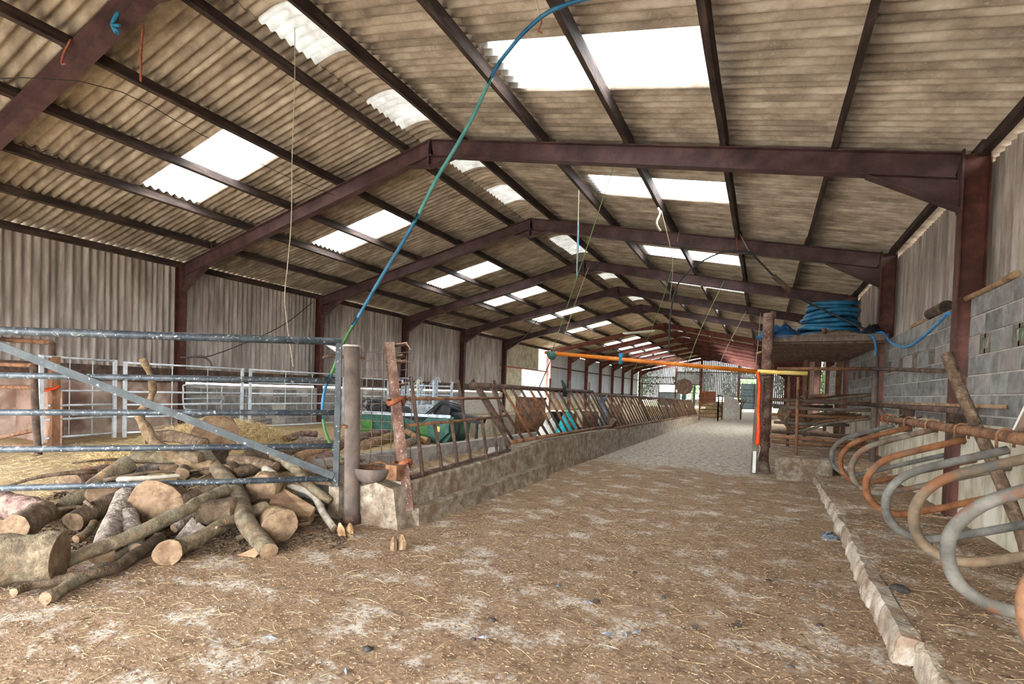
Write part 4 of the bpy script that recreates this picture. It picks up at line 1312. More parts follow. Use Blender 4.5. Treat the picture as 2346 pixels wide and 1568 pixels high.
t = thing('wooden_post', 'brown rough wooden post with a pipe fixed to its top', 'post', (-5.78, -3.4, .2))
mb = MB(); mb.bar((-5.74, -3.40, .1), (-5.86, -3.36, 1.86), .17, .12, (0, 1, 0)); obj('post', mb, 'timber_orange', t)
mb = MB(); mb.tube([(-5.88, -3.38, 1.8), (-5.91, -3.38, 2.12)], .05, 10); obj('top_pipe', mb, 'rust_dark', t)
mb = MB(); mb.tube([(-5.9, -3.38, 2.12), (-8.0, -3.38, 2.22)], .045, 10); obj('cross_pipe', mb, 'rust', t)
mb = MB(); mb.tube([Vector((-5.72+.09*math.cos(a), -3.44+.09*math.sin(a), 1.28+.04*math.sin(a))) for a in [i*math.pi/6 for i in range(12)]], .02, 6, closed=True, wob=.2); obj('orange_cord', mb, 'orange_strap', t)

t = thing('pipe_gate', 'old brown pipe gate at the picture edge in the pen', 'gate', (-5.4, -3.99, .2))
mb = MB(); mb.tube(smooth([(-4.91, -3.99, 1.67), (-4.86, -3.99, 1.2), (-4.78, -3.99, .6), (-4.7, -3.99, .16)], 3), .05, 10); obj('stile', mb, 'rust_dark', t)
for a, b in (((-4.9, 1.67), (-6.6, 1.69)), ((-4.84, 1.31), (-6.6, 1.28)), ((-4.8, .62), (-6.6, .32)), ((-4.72, .36), (-6.6, .2))):
    mb = MB(); mb.tube([(a[0], -3.99, a[1]), (b[0], -3.99, b[1])], .036, 10); obj('rail', mb, 'rust', t)
mb = MB(); mb.tube([(-4.7, -3.99, .2), (-4.62, -4.06, .18), (-4.75, -4.05, .17)], .05, 8, wob=.2); obj('foot', mb, 'rust_dark', t)
mb = MB(); mb.box((-8.0, -3.2, .15), (-5.95, -3.17, 1.25)); tag(obj('brown_sheet', mb, 'brown_board'), 'flat brown board standing behind the old pipe gate', 'board')
mb = MB(); mb.tube([(-7.75, -2.6, 1.5), (-7.8, -.25, 1.52)], [.06, .085], 12, wob=.06, mi_cap=1); tag(obj('wall_log', mb, None, mats=['bark_f', 'cut_wood']), 'pale log lying along the top of the pen wall', 'log')
t = thing('small_tubular_gate', 'small galvanised tubular gate leaning on the block wall of the pen', 'gate', (-7.6, .5, .6))
mb = MB(); mb.tube(smooth([(-7.6, 1.0, .7), (-7.6, .1, .74), (-7.6, -.04, .85), (-7.6, -.06, 1.25), (-7.6, .03, 1.4), (-7.6, .98, 1.39)], 4), .022, 8); obj('frame', mb, 'hurdle_steel', t)
for z in (.9, 1.03):
    mb = MB(); mb.tube([(-7.6, -.05, z), (-7.6, .98, z+.02)], .018, 8); obj('rail', mb, 'hurdle_steel', t)
mb = MB(); mb.tube(smooth([(-7.6, .97, 1.39), (-7.6, .96, 1.15), (-7.6, 1.02, 1.05), (-7.6, .95, .95), (-7.6, .97, .7)], 4), .02, 8); obj('end_bar', mb, 'hurdle_steel', t)
mb = MB(); mb.tube(smooth([(-7.68, -.1, 2.09), (-7.6, .1, 2.12), (-7.56, .4, 2.15), (-7.5, .56, 2.04), (-7.48, .62, 1.86)], 4), .026, 8); tag(obj('bent_pipe', mb, 'post_pipe'), 'bent pipe hooked on the side column above the hurdle', 'pipe')

# green implement behind the logs
t = thing('green_implement', 'green tractor implement with black hoses and folded arms behind the feed barrier', 'implement', (-1.6, 2.2, .25))
def hexa(name, poly, y0_, y1_, m):
    mb = MB(); mb.prism(poly, 1, y0_, y1_); return obj(name, mb, m, t)
d = hexa('deck', [(-3.45, .34), (-.75, .24), (-.62, .42), (-.55, .86), (-3.1, .86), (-3.48, .66)], 1.9, 2.7, 'dark_green_paint')
for x0, x1 in ((-3.46, -2.95), (-2.3, -1.95), (-1.55, -1.25)):
    mb = MB(); mb.prism([(x0, .34), (x1, .31), (x1, .66), (x0, .66)], 1, 1.86, 1.9); obj('side_plate', mb, 'green_paint', d)
mb = MB(); mb.bar((-3.3, 1.88, .84), (-.62, 1.88, .86), .05, .07); obj('rim', mb, 'galv', d)
mb = MB(); mb.prism([(-1.2, .3), (-.9, .25), (-.62, .5), (-.62, .8), (-1.25, .8)], 1, 1.8, 1.87); obj('skid', mb, 'dark_green_paint', t)
mb = MB(); mb.box((-.98, 1.79, .5), (-.86, 1.8, .62)); obj('sticker', mb, 'yellow_pipe', t)
hexa('gearbox', [(-1.2, .86), (-.75, .86), (-.7, 1.08), (-.85, 1.14), (-1.2, 1.1)], 2.0, 2.5, 'black_rubber')
hexa('linkage_arm', [(-.85, .98), (.0, .86), (.06, .82), (.02, .72), (-.5, .76), (-.9, .8)], 2.1, 2.35, 'black_rubber')
for x in (-.62, -.12):
    mb = MB(); mb.bar((x, 2.2, .2), (x+.02, 2.2, .8), .05, .05); obj('stand_leg', mb, 'black_rubber', t)
mb = MB(); mb.tube([Vector((-2.95+.3*math.cos(a), 2.0, .98+.16*math.sin(a))) for a in [i*math.pi/8 for i in range(16)]], .05, 8, closed=True); obj('belt_cover', mb, 'black_rubber', t)
hexa('motor', [(-3.2, .86), (-2.2, .86), (-2.3, 1.0), (-2.7, 1.1), (-3.1, 1.05)], 2.05, 2.5, 'black_rubber')
for k in range(3):
    o_ = k*.05
    mb = MB(); mb.tube(smooth([(-2.6, 1.95, .95-o_), (-2.0, 1.9, .84-o_*.5), (-1.5, 1.88, .82-o_), (-1.2, 1.9, 1.0-o_), (-.95, 1.95, 1.2-o_*.6), (-.7, 2.0, 1.18-o_), (-.4, 2.1, 1.1-o_)], 5), .017, 8); obj('hydraulic_hose', mb, 'black_rubber', t)
mb = MB(); mb.tube(smooth([(-3.2, 1.95, .9), (-3.35, 1.92, 1.05), (-3.2, 1.9, 1.18), (-2.95, 1.9, 1.12), (-2.9, 1.92, .9)], 5), .014, 8); obj('hydraulic_hose', mb, 'black_rubber', t)

# galvanised handling crate
t = thing('handling_crate', 'galvanised cattle handling crate with slatted sides in the pen', 'cattle crate', (-4.2, 5, .25))
xs = [-5.15, -4.55, -3.95, -3.35]
for x in xs:
    for y in (5.0, 6.0):
        mb = MB(); mb.bar((x, y, .2), (x, y, 1.72+.06*math.sin(x*3)), .07, .07); obj('post', mb, 'galv', t)
for z in (.3, .62, .95, 1.28, 1.58):
    for y in (5.0, 6.0):
        mb = MB(); mb.tube([(-5.15, y, z), (-3.35, y, z)], .024, 8); obj('rail', mb, 'galv', t)
for x0, x1, z0, z1 in ((-4.52, -3.98, .3, 1.02), (-3.92, -3.38, .3, .98)):
    mb = MB(); mb.box((x0, 4.98, z0), (x1, 5.0, z1)); obj('side_sheet', mb, 'galv', t)
for i in range(6):
    x = -4.5+i*.2
    mb = MB(); mb.tube([(x, 5.0, .95), (x, 5.0, 1.6)], .014, 6); obj('bar', mb, 'galv', t)
mb = MB(); mb.tube(smooth([(-5.0, 4.95, 1.2), (-4.8, 4.9, 1.7), (-4.55, 4.95, 1.8), (-4.2, 5, 1.78)], 4), .02, 8); obj('headlock_lever', mb, 'galv', t)
for k, (x, y) in enumerate(((-4.3, 5.2), (-3.9, 5.5), (-3.6, 5.2))):
    mb = MB(); mb.tube([(x, y, 1.62), (x+.2, y+.1, 1.86), (x+.35, y, 1.7)], .02, 8); obj('lever', mb, 'galv', t)
mb = MB(); mb.tube([(-7.75, 9.0, .3), (-7.7, 9.02, 2.7)], .05, 8); tag(obj('dark_pole', mb, 'black_rubber'), 'dark pole leaning beside the second side column', 'pole')
mb = MB(); mb.tube([Vector((-7.88, 10.2+.2*math.cos(a), 1.62+.25*math.sin(a))) for a in [i*math.pi/8 for i in range(16)]], .03, 8, closed=True); tag(obj('rope_coil', mb, 'yellow_pipe'), 'yellow rope coil hung on the pen wall', 'rope')

# clutter behind and in the trough
lump('turquoise_bag', [(1.3, 3.5), (1.6, 3.5), (1.7, 4.1), (1.5, 4.5), (1.25, 4.3)], .42, 'turquoise', 'crumpled turquoise plastic bag in the feed trough', 'bag', .55, seed=9, jag=.25)
lump('white_sack', [(.95, 3.1), (1.3, 3.2), (1.35, 3.9), (1.1, 4.1), (.9, 3.7)], .3, 'white_bag', 'white paper sack lying in the feed trough', 'sack', .5, seed=12, jag=.2)
t = thing('rusty_tank', 'rusty upright steel tank behind the slanted barrier', 'tank', (-.25, 5.6, 0))
mb = MB(); mb.tube([(-.3, 5.6, .1), (-.3, 5.6, 1.3)], .45, 20, wob=.02); obj('body', mb, 'rust', t)
mb = MB(); mb.tube([(-.3, 5.6, 1.29), (-.3, 5.6, 1.34)], .47, 20); obj('lid', mb, 'rust', t)
for i, (x, y, z, r_, m, l, c) in enumerate(((.15, 6.9, .1, .3, 'black_bucket', 'black plastic tub behind the rusty tank', 'tub'), (.9, 7.6, .13, .26, 'sacking', 'brown tub behind the slanted barrier', 'tub'), (1.0, 5.4, .13, .2, 'rust', 'small rusty drum in the trough', 'drum'))):
    mb = MB(); mb.tube([(x, y, z), (x, y, z+.75), (x, y, z+.8)], [r_*.85, r_, r_*1.04], 18); tag(obj('tub', mb, m), l, c)
lump('dark_heap', [(.7, 8.5), (1.5, 8.4), (1.8, 9.6), (1.2, 10.4), (.7, 9.8)], .1, 'sacking', 'heap of brown sacking further down the trough', 'sack', .8, seed=15)
mb = MB(); mb.tube(smooth([(2.0, 5.1, .5), (2.1, 5.0, .95), (1.95, 5.2, 1.25), (2.05, 5.1, 1.45)], 4), .09, 10, wob=.25, seed=4); tag(obj('hanging_rag', mb, 'feather'), 'grey rag tied to the barrier joint', 'rag')
mb = MB(); mb.tube(smooth([(2.2, 5.0, .62), (2.28, 5.15, .8), (2.25, 5.4, .75), (2.2, 5.5, .6)], 4), .08, 10, wob=.2, seed=6); tag(obj('brown_bucket', mb, 'sacking'), 'brown cloth bundle wedged at the barrier joint', 'bundle')
mb = MB(); mb.tube([(2.15, 1.9, 1.42), (2.13, 1.92, 1.62), (2.1, 1.85, 1.75)], [.05, .04, .02], 8, wob=.2); tag(obj('black_rag', mb, 'black_rubber'), 'black rag knotted on the slanted barrier top rail', 'rag')
LOGS = [
 ('large grey-green log with a pale sawn end, cut off by the picture edge', 'log', 'g', [(0.963, -6.529, 0.2), (1.321, -6.047, 0.2)], 0.169, 0.176),
 ('half-hidden log with a round sawn face turned to the camera, behind the large grey-green log', 'log', 'b', [(0.219, -5.951, 0.2), (-0.159, -5.627, 0.22)], 0.121, 0.122),
 ('purple-barked log lying on straw behind the leftmost sawn log', 'log', 'r', [(-1.124, -5.62, 0.2), (-0.388, -5.498, 0.17)], 0.12, 0.115),
 ('smooth greenish branch leaning up to a sawn end above the bottom gate rail', 'branch', 'g', [(-0.504, -5.407, 0.1), (-0.568, -5.235, 0.2), (-0.616, -5.046, 0.3), (-0.713, -4.631, 0.52)], 0.065, 0.101),
 ('purplish log lying on straw behind the leaning greenish branch', 'log', 'r', [(-1.586, -4.827, 0.24), (-1.901, -4.281, 0.24)], 0.131, 0.127),
 ('dark mossy log with an orange-stained end beside the leaning greenish branch', 'log', 'd', [(-0.031, -5.422, 0.12), (-0.224, -4.996, 0.2)], 0.092, 0.11),
 ('thick rough-barked grey trunk lying end on towards the camera', 'log', 'w', [(1.149, -5.708, 0.09), (0.574, -5.365, 0.16), (0.009, -4.973, 0.28)], 0.094, 0.117),
 ('short curved stick beside the rough grey trunk', 'stick', 'g', [(0.357, -5.56, 0.05), (0.3, -5.452, 0.07), (0.105, -5.317, 0.1)], 0.039, 0.038),
 ('weathered pale split log standing against the rough trunk', 'log', 'w', [(1.223, -5.496, 0.08), (0.462, -5.192, 0.2)], 0.058, 0.083),
 ('broad half-round log with its sawn face turned to the camera', 'log', 'f', [(0.481, -4.969, 0.26), (0.19, -4.72, 0.22)], 0.224, 0.213),
 ('brown log with a half-round sawn end under the bottom gate rail', 'log', 'f', [(-0.327, -5.044, 0.26), (-0.745, -4.923, 0.22)], 0.137, 0.106),
 ('long smooth branch lying across the front of the log pile', 'branch', 'g', [(1.138, -5.951, 0.1), (1.151, -5.799, 0.14), (1.18, -5.508, 0.2), (1.102, -5.066, 0.3), (1.012, -4.845, 0.34), (0.878, -4.516, 0.38)], 0.053, 0.063),
 ('thin dark branch lying in front of the large grey-green log', 'branch', 'd', [(1.384, -6.316, 0.05), (1.327, -6.211, 0.05), (1.389, -6.111, 0.06), (1.472, -5.935, 0.07), (1.468, -5.768, 0.07), (1.313, -5.572, 0.07), (1.021, -5.22, 0.08)], 0.026, 0.051),
 ('stick with a gnarled broken end lying lowest in front', 'stick', 'g', [(1.67, -6.258, 0.05), (1.63, -6.184, 0.05), (1.52, -6.057, 0.05), (1.393, -5.847, 0.06), (1.273, -5.708, 0.06), (1.086, -5.474, 0.08)], 0.043, 0.037),
 ('grey-green branch with a flared foot at the front of the pile', 'branch', 'g', [(1.547, -5.443, 0.1), (1.462, -5.324, 0.1), (1.448, -5.165, 0.12), (1.318, -4.791, 0.17), (1.318, -4.576, 0.2), (1.297, -4.368, 0.23)], 0.113, 0.067),
 ('smooth log lying level under the fourth gate rail', 'log', 'g', [(-0.697, -4.608, 0.6), (-0.432, -4.384, 0.6), (-0.083, -4.189, 0.6)], 0.071, 0.072),
 ('knotty log lying level above the fourth gate rail', 'log', 'b', [(-1.299, -4.166, 0.75), (-1.099, -3.942, 0.76), (-0.384, -3.98, 0.72)], 0.084, 0.065),
 ('very broad log with a cracked sawn face at the top of the pile', 'log', 'f', [(-1.992, -2.802, 0.6), (-2.33, -2.569, 0.56)], 0.349, 0.321),
 ('straight barked log in the middle of the pile under the fourth rail', 'log', 'b', [(0.067, -3.934, 0.56), (0.335, -3.814, 0.55), (0.659, -3.752, 0.5)], 0.069, 0.062),
 ('long bent branch sloping to the ground beside the gate end', 'branch', 'g', [(0.393, -3.546, 0.58), (0.802, -3.668, 0.54), (1.076, -3.754, 0.46), (1.309, -3.782, 0.33), (1.534, -3.724, 0.2)], 0.076, 0.049),
 ('thin pale branch sloping down to the foot of the gate post', 'branch', 'p', [(0.615, -3.871, 0.5), (0.949, -3.82, 0.36), (1.234, -3.714, 0.24), (1.708, -3.982, 0.14), (1.952, -4.068, 0.04)], 0.046, 0.036),
 ('round log with a pale sawn face just under the bottom rail', 'log', 'f', [(0.947, -4.165, 0.34), (0.789, -3.853, 0.3)], 0.176, 0.167),
 ('short log with an orange-brown sawn face at the front right of the pile', 'log', 'f', [(1.803, -4.592, 0.16), (1.415, -4.382, 0.12)], 0.147, 0.141),
 ('dark split log behind the flared branch', 'log', 'd', [(1.019, -4.889, 0.24), (1.254, -4.661, 0.26)], 0.125, 0.128),
 ('thin grey weathered stick behind the long smooth branch', 'stick', 'w', [(0.884, -5.025, 0.1), (0.818, -4.775, 0.18), (0.789, -4.581, 0.24)], 0.041, 0.036),
 ('dark log wedged under the bottom rail beside the half-round log', 'log', 'd', [(0.591, -4.813, 0.28), (0.57, -4.444, 0.36)], 0.066, 0.075),
 ('reddish log with a pale sawn end at the back of the pile', 'log', 'r', [(-3.062, -1.423, 0.36), (-3.029, -0.926, 0.36)], 0.085, 0.097),
 ('knobbly thin branch along the back of the pile', 'branch', 'r', [(-2.891, -0.789, 0.36), (-3.223, -0.075, 0.38), (-3.163, 0.291, 0.38)], 0.08, 0.079),
 ('greyish log at the back of the pile behind the gate end', 'log', 'w', [(-2.634, -0.642, 0.35), (-2.3, -0.315, 0.35)], 0.098, 0.072),
 ('orange-tinted log lying behind the lower end of the gate brace', 'log', 'o', [(-0.237, -2.668, 0.42), (-0.467, -1.85, 0.47)], 0.083, 0.078),
 ('reddish log with a sawn end pointing at the gate upright', 'log', 'r', [(0.019, -2.671, 0.38), (-0.225, -2.005, 0.42)], 0.082, 0.076),
 ('dark short log in the heart of the pile', 'log', 'd', [(0.328, -4.031, 0.42), (0.4, -3.708, 0.48)], 0.071, 0.075),
 ('stubby round log end under the forked branch', 'log', 'd', [(0.193, -4.048, 0.46), (0.16, -3.889, 0.5)], 0.077, 0.069),
 ('stubby dark log end beside the broken stump of the forked branch', 'log', 'b', [(-0.009, -4.437, 0.45), (-0.272, -4.237, 0.5)], 0.064, 0.062),
 ('rough log lying beneath the level smooth log', 'log', 'w', [(-0.865, -4.577, 0.36), (-0.839, -4.27, 0.45)], 0.077, 0.07),
 ('round pale log end beneath the level smooth log', 'log', 'f', [(-0.606, -4.257, 0.46), (-0.951, -4.04, 0.42)], 0.106, 0.101),
 ('thin stick lying just above the bottom rail', 'stick', 'p', [(-0.447, -4.863, 0.4), (-0.16, -4.686, 0.42), (-0.032, -4.452, 0.43)], 0.029, 0.025),
 ('brown log half hidden behind the gate post', 'log', 'b', [(-1.901, -0.166, 0.35), (-2.281, 0.912, 0.36)], 0.108, 0.11),
 ('pale-ended log behind the wire mesh', 'log', 'o', [(-1.356, -0.14, 0.3), (-1.898, 1.302, 0.33)], 0.106, 0.112),
 ('reddish log lying behind the wire mesh above the pale-ended log', 'log', 'r', [(-2.387, 0.802, 0.36), (-2.577, 2.284, 0.36)], 0.09, 0.101),
 ('short propped log by the near feed barrier', 'log', 'o', [(-2.085, 2.035, 0.45), (-1.344, 1.578, 0.36)], 0.076, 0.071),
 ('small log behind the near feed barrier bars', 'log', 'w', [(-1.052, 0.818, 0.3), (-1.239, 1.395, 0.3)], 0.085, 0.08),
 ('stubby log with an orange cut end behind the near feed barrier', 'log', 'o', [(-1.273, 1.635, 0.3), (-1.025, 1.603, 0.28)], 0.091, 0.08),
 ('brown log behind the gate upright low in the pile', 'log', 'b', [(0.504, -3.181, 0.3), (0.765, -2.947, 0.26)], 0.063, 0.052),
 ('pale log low behind the gate upright', 'log', 'p', [(0.327, -2.912, 0.34), (0.348, -2.558, 0.36)], 0.054, 0.05),
 ('dark log low behind the gate brace end', 'log', 'd', [(0.534, -3.602, 0.34), (0.837, -3.47, 0.3)], 0.07, 0.064),
 ('dark log hidden low behind the half-round log', 'log', 'd', [(-0.136, -4.885, 0.2), (-0.01, -4.424, 0.24)], 0.139, 0.148),
 ('dark log hidden low behind the rough trunk', 'log', 'd', [(-0.768, -5.0, 0.14), (0.025, -4.841, 0.12)], 0.124, 0.12),
 ('dark log hidden low under the forked branch', 'log', 'd', [(0.327, -4.385, 0.24), (0.715, -4.084, 0.26)], 0.145, 0.147),
 ('dark log hidden low under the broad cracked log', 'log', 'd', [(-1.26, -3.818, 0.38), (-0.964, -3.278, 0.42)], 0.2, 0.211),
 ('dark log hidden low behind the pale round log', 'log', 'd', [(-0.659, -3.224, 0.38), (-0.46, -2.666, 0.4)], 0.159, 0.168),
 ('dark log hidden low behind the orange-brown sawn log', 'log', 'd', [(1.024, -4.404, 0.1), (0.942, -3.92, 0.16)], 0.109, 0.119),
 ('long brown log low at the back of the pile by the trough', 'log', 'b', [(-1.559, -1.769, 0.36), (-1.411, -0.705, 0.36)], 0.107, 0.109),
]
FORK = [(2.045, -4.894, 0.05), (1.758, -4.793, 0.1), (1.481, -4.709, 0.18), (1.165, -4.544, 0.26), (0.892, -4.39, 0.31), (0.575, -4.26, 0.37), (0.32, -4.184, 0.43), (0.031, -4.087, 0.48), (-0.489, -3.874, 0.57), (-0.998, -3.596, 0.66)]
ARM = [(0.031, -4.087, 0.48), (-0.066, -4.156, 0.479), (-0.166, -4.229, 0.509), (-0.295, -4.324, 0.585), (-0.415, -4.413, 0.691), (-0.514, -4.484, 0.792), (-0.589, -4.535, 0.962), (-0.632, -4.56, 1.052), (-0.638, -4.554, 1.133), (-0.599, -4.51, 1.205), (-0.571, -4.476, 1.297), (-0.57, -4.464, 1.425), (-0.614, -4.49, 1.601), (-0.672, -4.526, 1.741)]
WEDGE = [(0.855, -3.89, 0.36), (1.591, -3.988, 0.2), (1.611, -4.084, 0.12), (1.292, -4.343, 0.22)]
SPLIT = [(1.031, -4.945, 0.22), (1.251, -4.922, 0.12), (1.172, -4.905, 0.05), (0.966, -5.081, 0.02)]
CHUNK1 = (2.185, -4.128, 0.02)
CHUNK2 = (2.841, -4.149, 0.02)
CHIP = (1.891, -4.992, 0.02)
# ------------------------------------------------------------------ log pile
def build_logs():
    for i, (lab, nm, bk, pts, r0, r1) in enumerate(LOGS):
        lab = lab if len(lab.split()) <= 16 else ' '.join(lab.split()[:16])
        P = [Vector(p) for p in pts]
        P = smooth(P, 4) if len(P) > 2 else [P[0].lerp(P[1], k/8) for k in range(9)]
        n = len(P)
        g = random.Random(i*7+1)
        bend = Vector((g.uniform(-1, 1), g.uniform(-1, 1), g.uniform(-1, 1)))*r0*.12
        for k in range(1, n-1):
            P[k] += bend*math.sin(math.pi*k/(n-1))
        rr = [r0+(r1-r0)*k/(n-1) for k in range(n)]
        if 'flared' in lab:
            rr = [r1+(r0-r1)*max(0, 1-k/(n*.3))**1.5 for k in range(n)]
        rr = [r_*(1+g.uniform(-.08, .08)) for r_ in rr]
        big = max(r0, r1) > .08
        t = thing(nm, lab, nm, P[0], 'logs and branches in the pile')
        mb = MB()
        wob = .07 if bk in 'gp' else .12
        mb.tube(P, rr, 18 if big else 10, cap=False, wob=wob, seed=i+1)
        seg = 18 if big else 10
        obj('bark', mb, 'bark_'+bk, t)
        # sawn ends: shallow faces with their own wood
        for end in (0, n-1):
            ring = [Vector(v) for v in mb.v[end*seg:(end+1)*seg]]
            c = sum(ring, Vector())/seg
            d = (P[0]-P[1]).normalized() if end == 0 else (P[-1]-P[-2]).normalized()
            cb = MB()
            r2 = [c+(v-c)*.97+d*.002 for v in ring]
            r3 = [c+(v-c)*.5+d*(.004+.006*g.random()) for v in ring]
            cb.v = ring+r2+r3+[c+d*.008]
            for k in range(seg):
                l = (k+1) % seg
                for a in (0, seg):
                    cb.f.append((a+k, a+l, a+seg+l, a+seg+k)); cb.sm.append(False); cb.mi.append(0)
                cb.f.append((2*seg+k, 2*seg+l, 3*seg)); cb.sm.append(True); cb.mi.append(0)
            obj('cut_end', cb, 'cut_wood', t)
        # a few knots on thicker pieces
        if big and bk not in 'f':
            k = n//2
            d = Vector((g.uniform(-1, 1), -1, .8)).normalized()
            kb = MB(); kb.tube([P[k]+d*rr[k]*.7, P[k]+d*rr[k]*1.12], [rr[k]*.3, rr[k]*.22], 8, wob=.1)
            obj('knot', kb, 'bark_'+bk, t)
build_logs()

t = thing('forked_branch', 'large forked branch standing up out of the pile with one tall curved arm', 'branch', FORK[0], 'logs and branches in the pile')
P = smooth(FORK, 4); n = len(P)
mb = MB(); mb.tube(P, [.078+.02*math.sin(k/n*3.1)-.015*(k/n) for k in range(n)], 14, cap=False, wob=.07, seed=5); obj('trunk', mb, 'bark_g', t)
for e, q in ((0, 1), (-1, -2)):
    d = (P[e]-P[q]).normalized(); mb = MB(); mb.tube([P[e]-d*.01, P[e]+d*.006], .074, 14, wob=.04); obj('cut_end', mb, 'cut_wood', t)
P = smooth(ARM, 4); n = len(P)
mb = MB(); mb.tube(P, [.06*(1-k/n)**1.8+.034+.008*math.sin(k*.9) for k in range(n)], 12, wob=.06, seed=9); obj('arm', mb, 'bark_f', t)
mb = MB(); mb.tube([Vector((-.07, -4.16, .49)), Vector((-.16, -4.26, .42)), Vector((-.2, -4.3, .38))], [.06, .05, .055], 12, wob=.08, mi_cap=1); obj('broken_stub', mb, None, t, mats=['bark_g', 'cut_wood'])

g = random.Random(77)
for i in range(16):
    s_ = g.uniform(-.1, 3.0); o_ = g.uniform(-.75, .9)
    cx, cy = 1.6-.77*s_-.639*o_, -3.72-.64*s_+.769*o_
    h = max(.03, .36*(o_+1.0)*.8)
    a = g.uniform(0, 6.28); L = g.uniform(.18, .45)
    d = Vector((math.cos(a), math.sin(a), g.uniform(-.2, .3)))
    c = Vector((cx, cy, h))
    P = smooth([c-d*L+Vector((0, 0, -.05)), c+Vector((g.uniform(-.05, .05), g.uniform(-.05, .05), .02)), c+d*L], 3)
    mb = MB(); mb.tube(P, g.uniform(.012, .03), 8, wob=.1, seed=i, r1=.012, mi_cap=1)
    tag(obj('stick', mb, None, mats=['bark_d' if i % 2 else 'bark_b', 'cut_wood']), 'thin dark stick caught between the bigger logs of the pile', 'stick', 'thin sticks caught in the log pile')

def slab(name, quad, th, m, label, cat, grp=None):
    Q = [Vector(q) for q in quad]
    nrm = (Q[1]-Q[0]).cross(Q[3]-Q[0]).normalized()
    if nrm.dot(Vector((5.8, -7.8, 1.5))-Q[0]) < 0: nrm = -nrm
    mb = MB(); mb.v = [tuple(q) for q in Q]+[tuple(q-nrm*th) for q in Q]
    for f in ((0, 1, 2, 3), (7, 6, 5, 4), (0, 4, 5, 1), (1, 5, 6, 2), (2, 6, 7, 3), (3, 7, 4, 0)):
        mb.f.append(f); mb.sm.append(False); mb.mi.append(0)
    o = obj(name, mb, m); bv = o.modifiers.new('bevel', 'BEVEL'); bv.width = .012; bv.segments = 2
    return tag(o, label, cat, grp)
slab('split_log', WEDGE, .14, 'split_wood', 'broad split log with a smooth tan face beside the pale sawn log', 'log', 'logs and branches in the pile')
slab('split_piece', SPLIT, .07, 'bark_w', 'small weathered split piece behind the flared branch', 'log', 'logs and branches in the pile')
slab('wood_chip', [(1.80, -5.02, .012), (1.98, -4.98, .012), (1.98, -4.93, .05), (1.9, -4.92, .07)], .015, 'split_wood', 'flat pale wood chip on the ground before the pile', 'wood chip')
def shard(name, c, m, label, s=.1, seed=0):
    g = random.Random(seed); t = thing(name, label, 'wood chunk', c)
    for k in range(3):
        a = g.uniform(0, 6.28); o_ = Vector((math.cos(a), math.sin(a), 0))*s*.45
        p = Vector(c)+o_; q = p+Vector((g.uniform(-.3, .3)*s, g.uniform(-.3, .3)*s, s*g.uniform(.9, 1.7)))
        mb = MB(); mb.tube([p-Vector((0, 0, .02)), p.lerp(q, .5), q], [s*.42, s*.46, s*.12], 7, smooth=False, wob=.25, seed=seed+k, mi_cap=1)
        obj('splinter', mb, None, t, mats=[m, 'cut_wood'])
shard('broken_wood', CHUNK1, 'bark_o', 'orange broken wood chunk at the foot of the thin pale branch', .085, 3)
shard('stump_piece', CHUNK2, 'bark_f', 'upright splintered stump piece in the passage near the trough end', .085, 8)

# ------------------------------------------------------------------ straw, flakes and droppings
def blades(name, m, label, spots, count, lmin, lmax, w, seed, zf, tilt=.25, flat=True, bend=.3):
    g = random.Random(seed); mb = MB()
    V, F = mb.v, mb.f
    for _ in range(count):
        x, y = spots(g)
        z = zf(x, y)
        if z is None: continue
        L = g.uniform(lmin, lmax)*(1 if g.random() < .85 else 1.6); a = g.uniform(0, math.pi*2)
        dx, dy = math.cos(a), math.sin(a); px, py = -dy*w*g.uniform(.6, 1.3), dx*w*g.uniform(.6, 1.3)
        k = a+g.uniform(-bend, bend); ex, ey = math.cos(k), math.sin(k)
        z0 = z+g.uniform(.002, .012); z1 = z0+g.uniform(0, tilt)*L; z2 = z0+g.uniform(-.1, tilt)*L
        z2 = max(z2, z+.002)
        m0 = (x, y); m1 = (x+dx*L/2, y+dy*L/2); m2 = (m1[0]+ex*L/2, m1[1]+ey*L/2)
        b = len(V)
        th = w*.5
        for (qx, qy), qz in ((m0, z0), (m1, z1), (m2, z2)):
            V.append((qx-px/2, qy-py/2, qz)); V.append((qx+px/2, qy+py/2, qz+th*.2)); V.append((qx, qy, qz+th))
        for s_ in (0, 3):
            for u, v in ((0, 1), (1, 2), (2, 0)):
                F.append((b+s_+u, b+s_+v, b+s_+3+v, b+s_+3+u))
    mb.sm = [False]*len(F); mb.mi = [0]*len(F)
    return tag(obj(name, mb, m), label, None, kind='stuff')

def z_all(x, y):
    if x > 6.62:
        if x > 7.85: return None
        if x < 6.85: return .165
        return bed_h(x, y) if y < 2.9 else None
    if 1.85 < x < 2.5 and y > -3.7: return None
    return hfloor(x, y)
def near(g):
    # denser towards the open end where bedding was carried in
    while True:
        y = -7.9+11*g.random()**1.7; x = g.uniform(-1.5, 7.8)
        if gate_dist(x, y) > .4 and x < 1.6: continue
        return x, y
blades('floor_straw', 'straw_pale', 'loose pale straw strewn over the passage floor', near, 2600, .03, .12, .0028, 1, z_all, .12)
blades('floor_straw_gold', 'straw_gold', 'loose golden straw strewn over the passage floor', near, 1300, .04, .15, .003, 2, z_all, .12)
blades('manure_flakes', 'flake_brown', 'dark chopped manure flakes on the passage floor', near, 46000, .006, .024, .006, 3, z_all, .2)
blades('manure_flakes_pale', 'flake_pale', 'pale dry flakes on the passage floor', near, 20000, .005, .02, .0055, 4, z_all, .2)
def pile(g):
    s_ = g.uniform(-.2, 3.3); o_ = g.uniform(-1.1, 1.4)
    return 1.6-.77*s_-.639*o_, -3.72-.64*s_+.769*o_
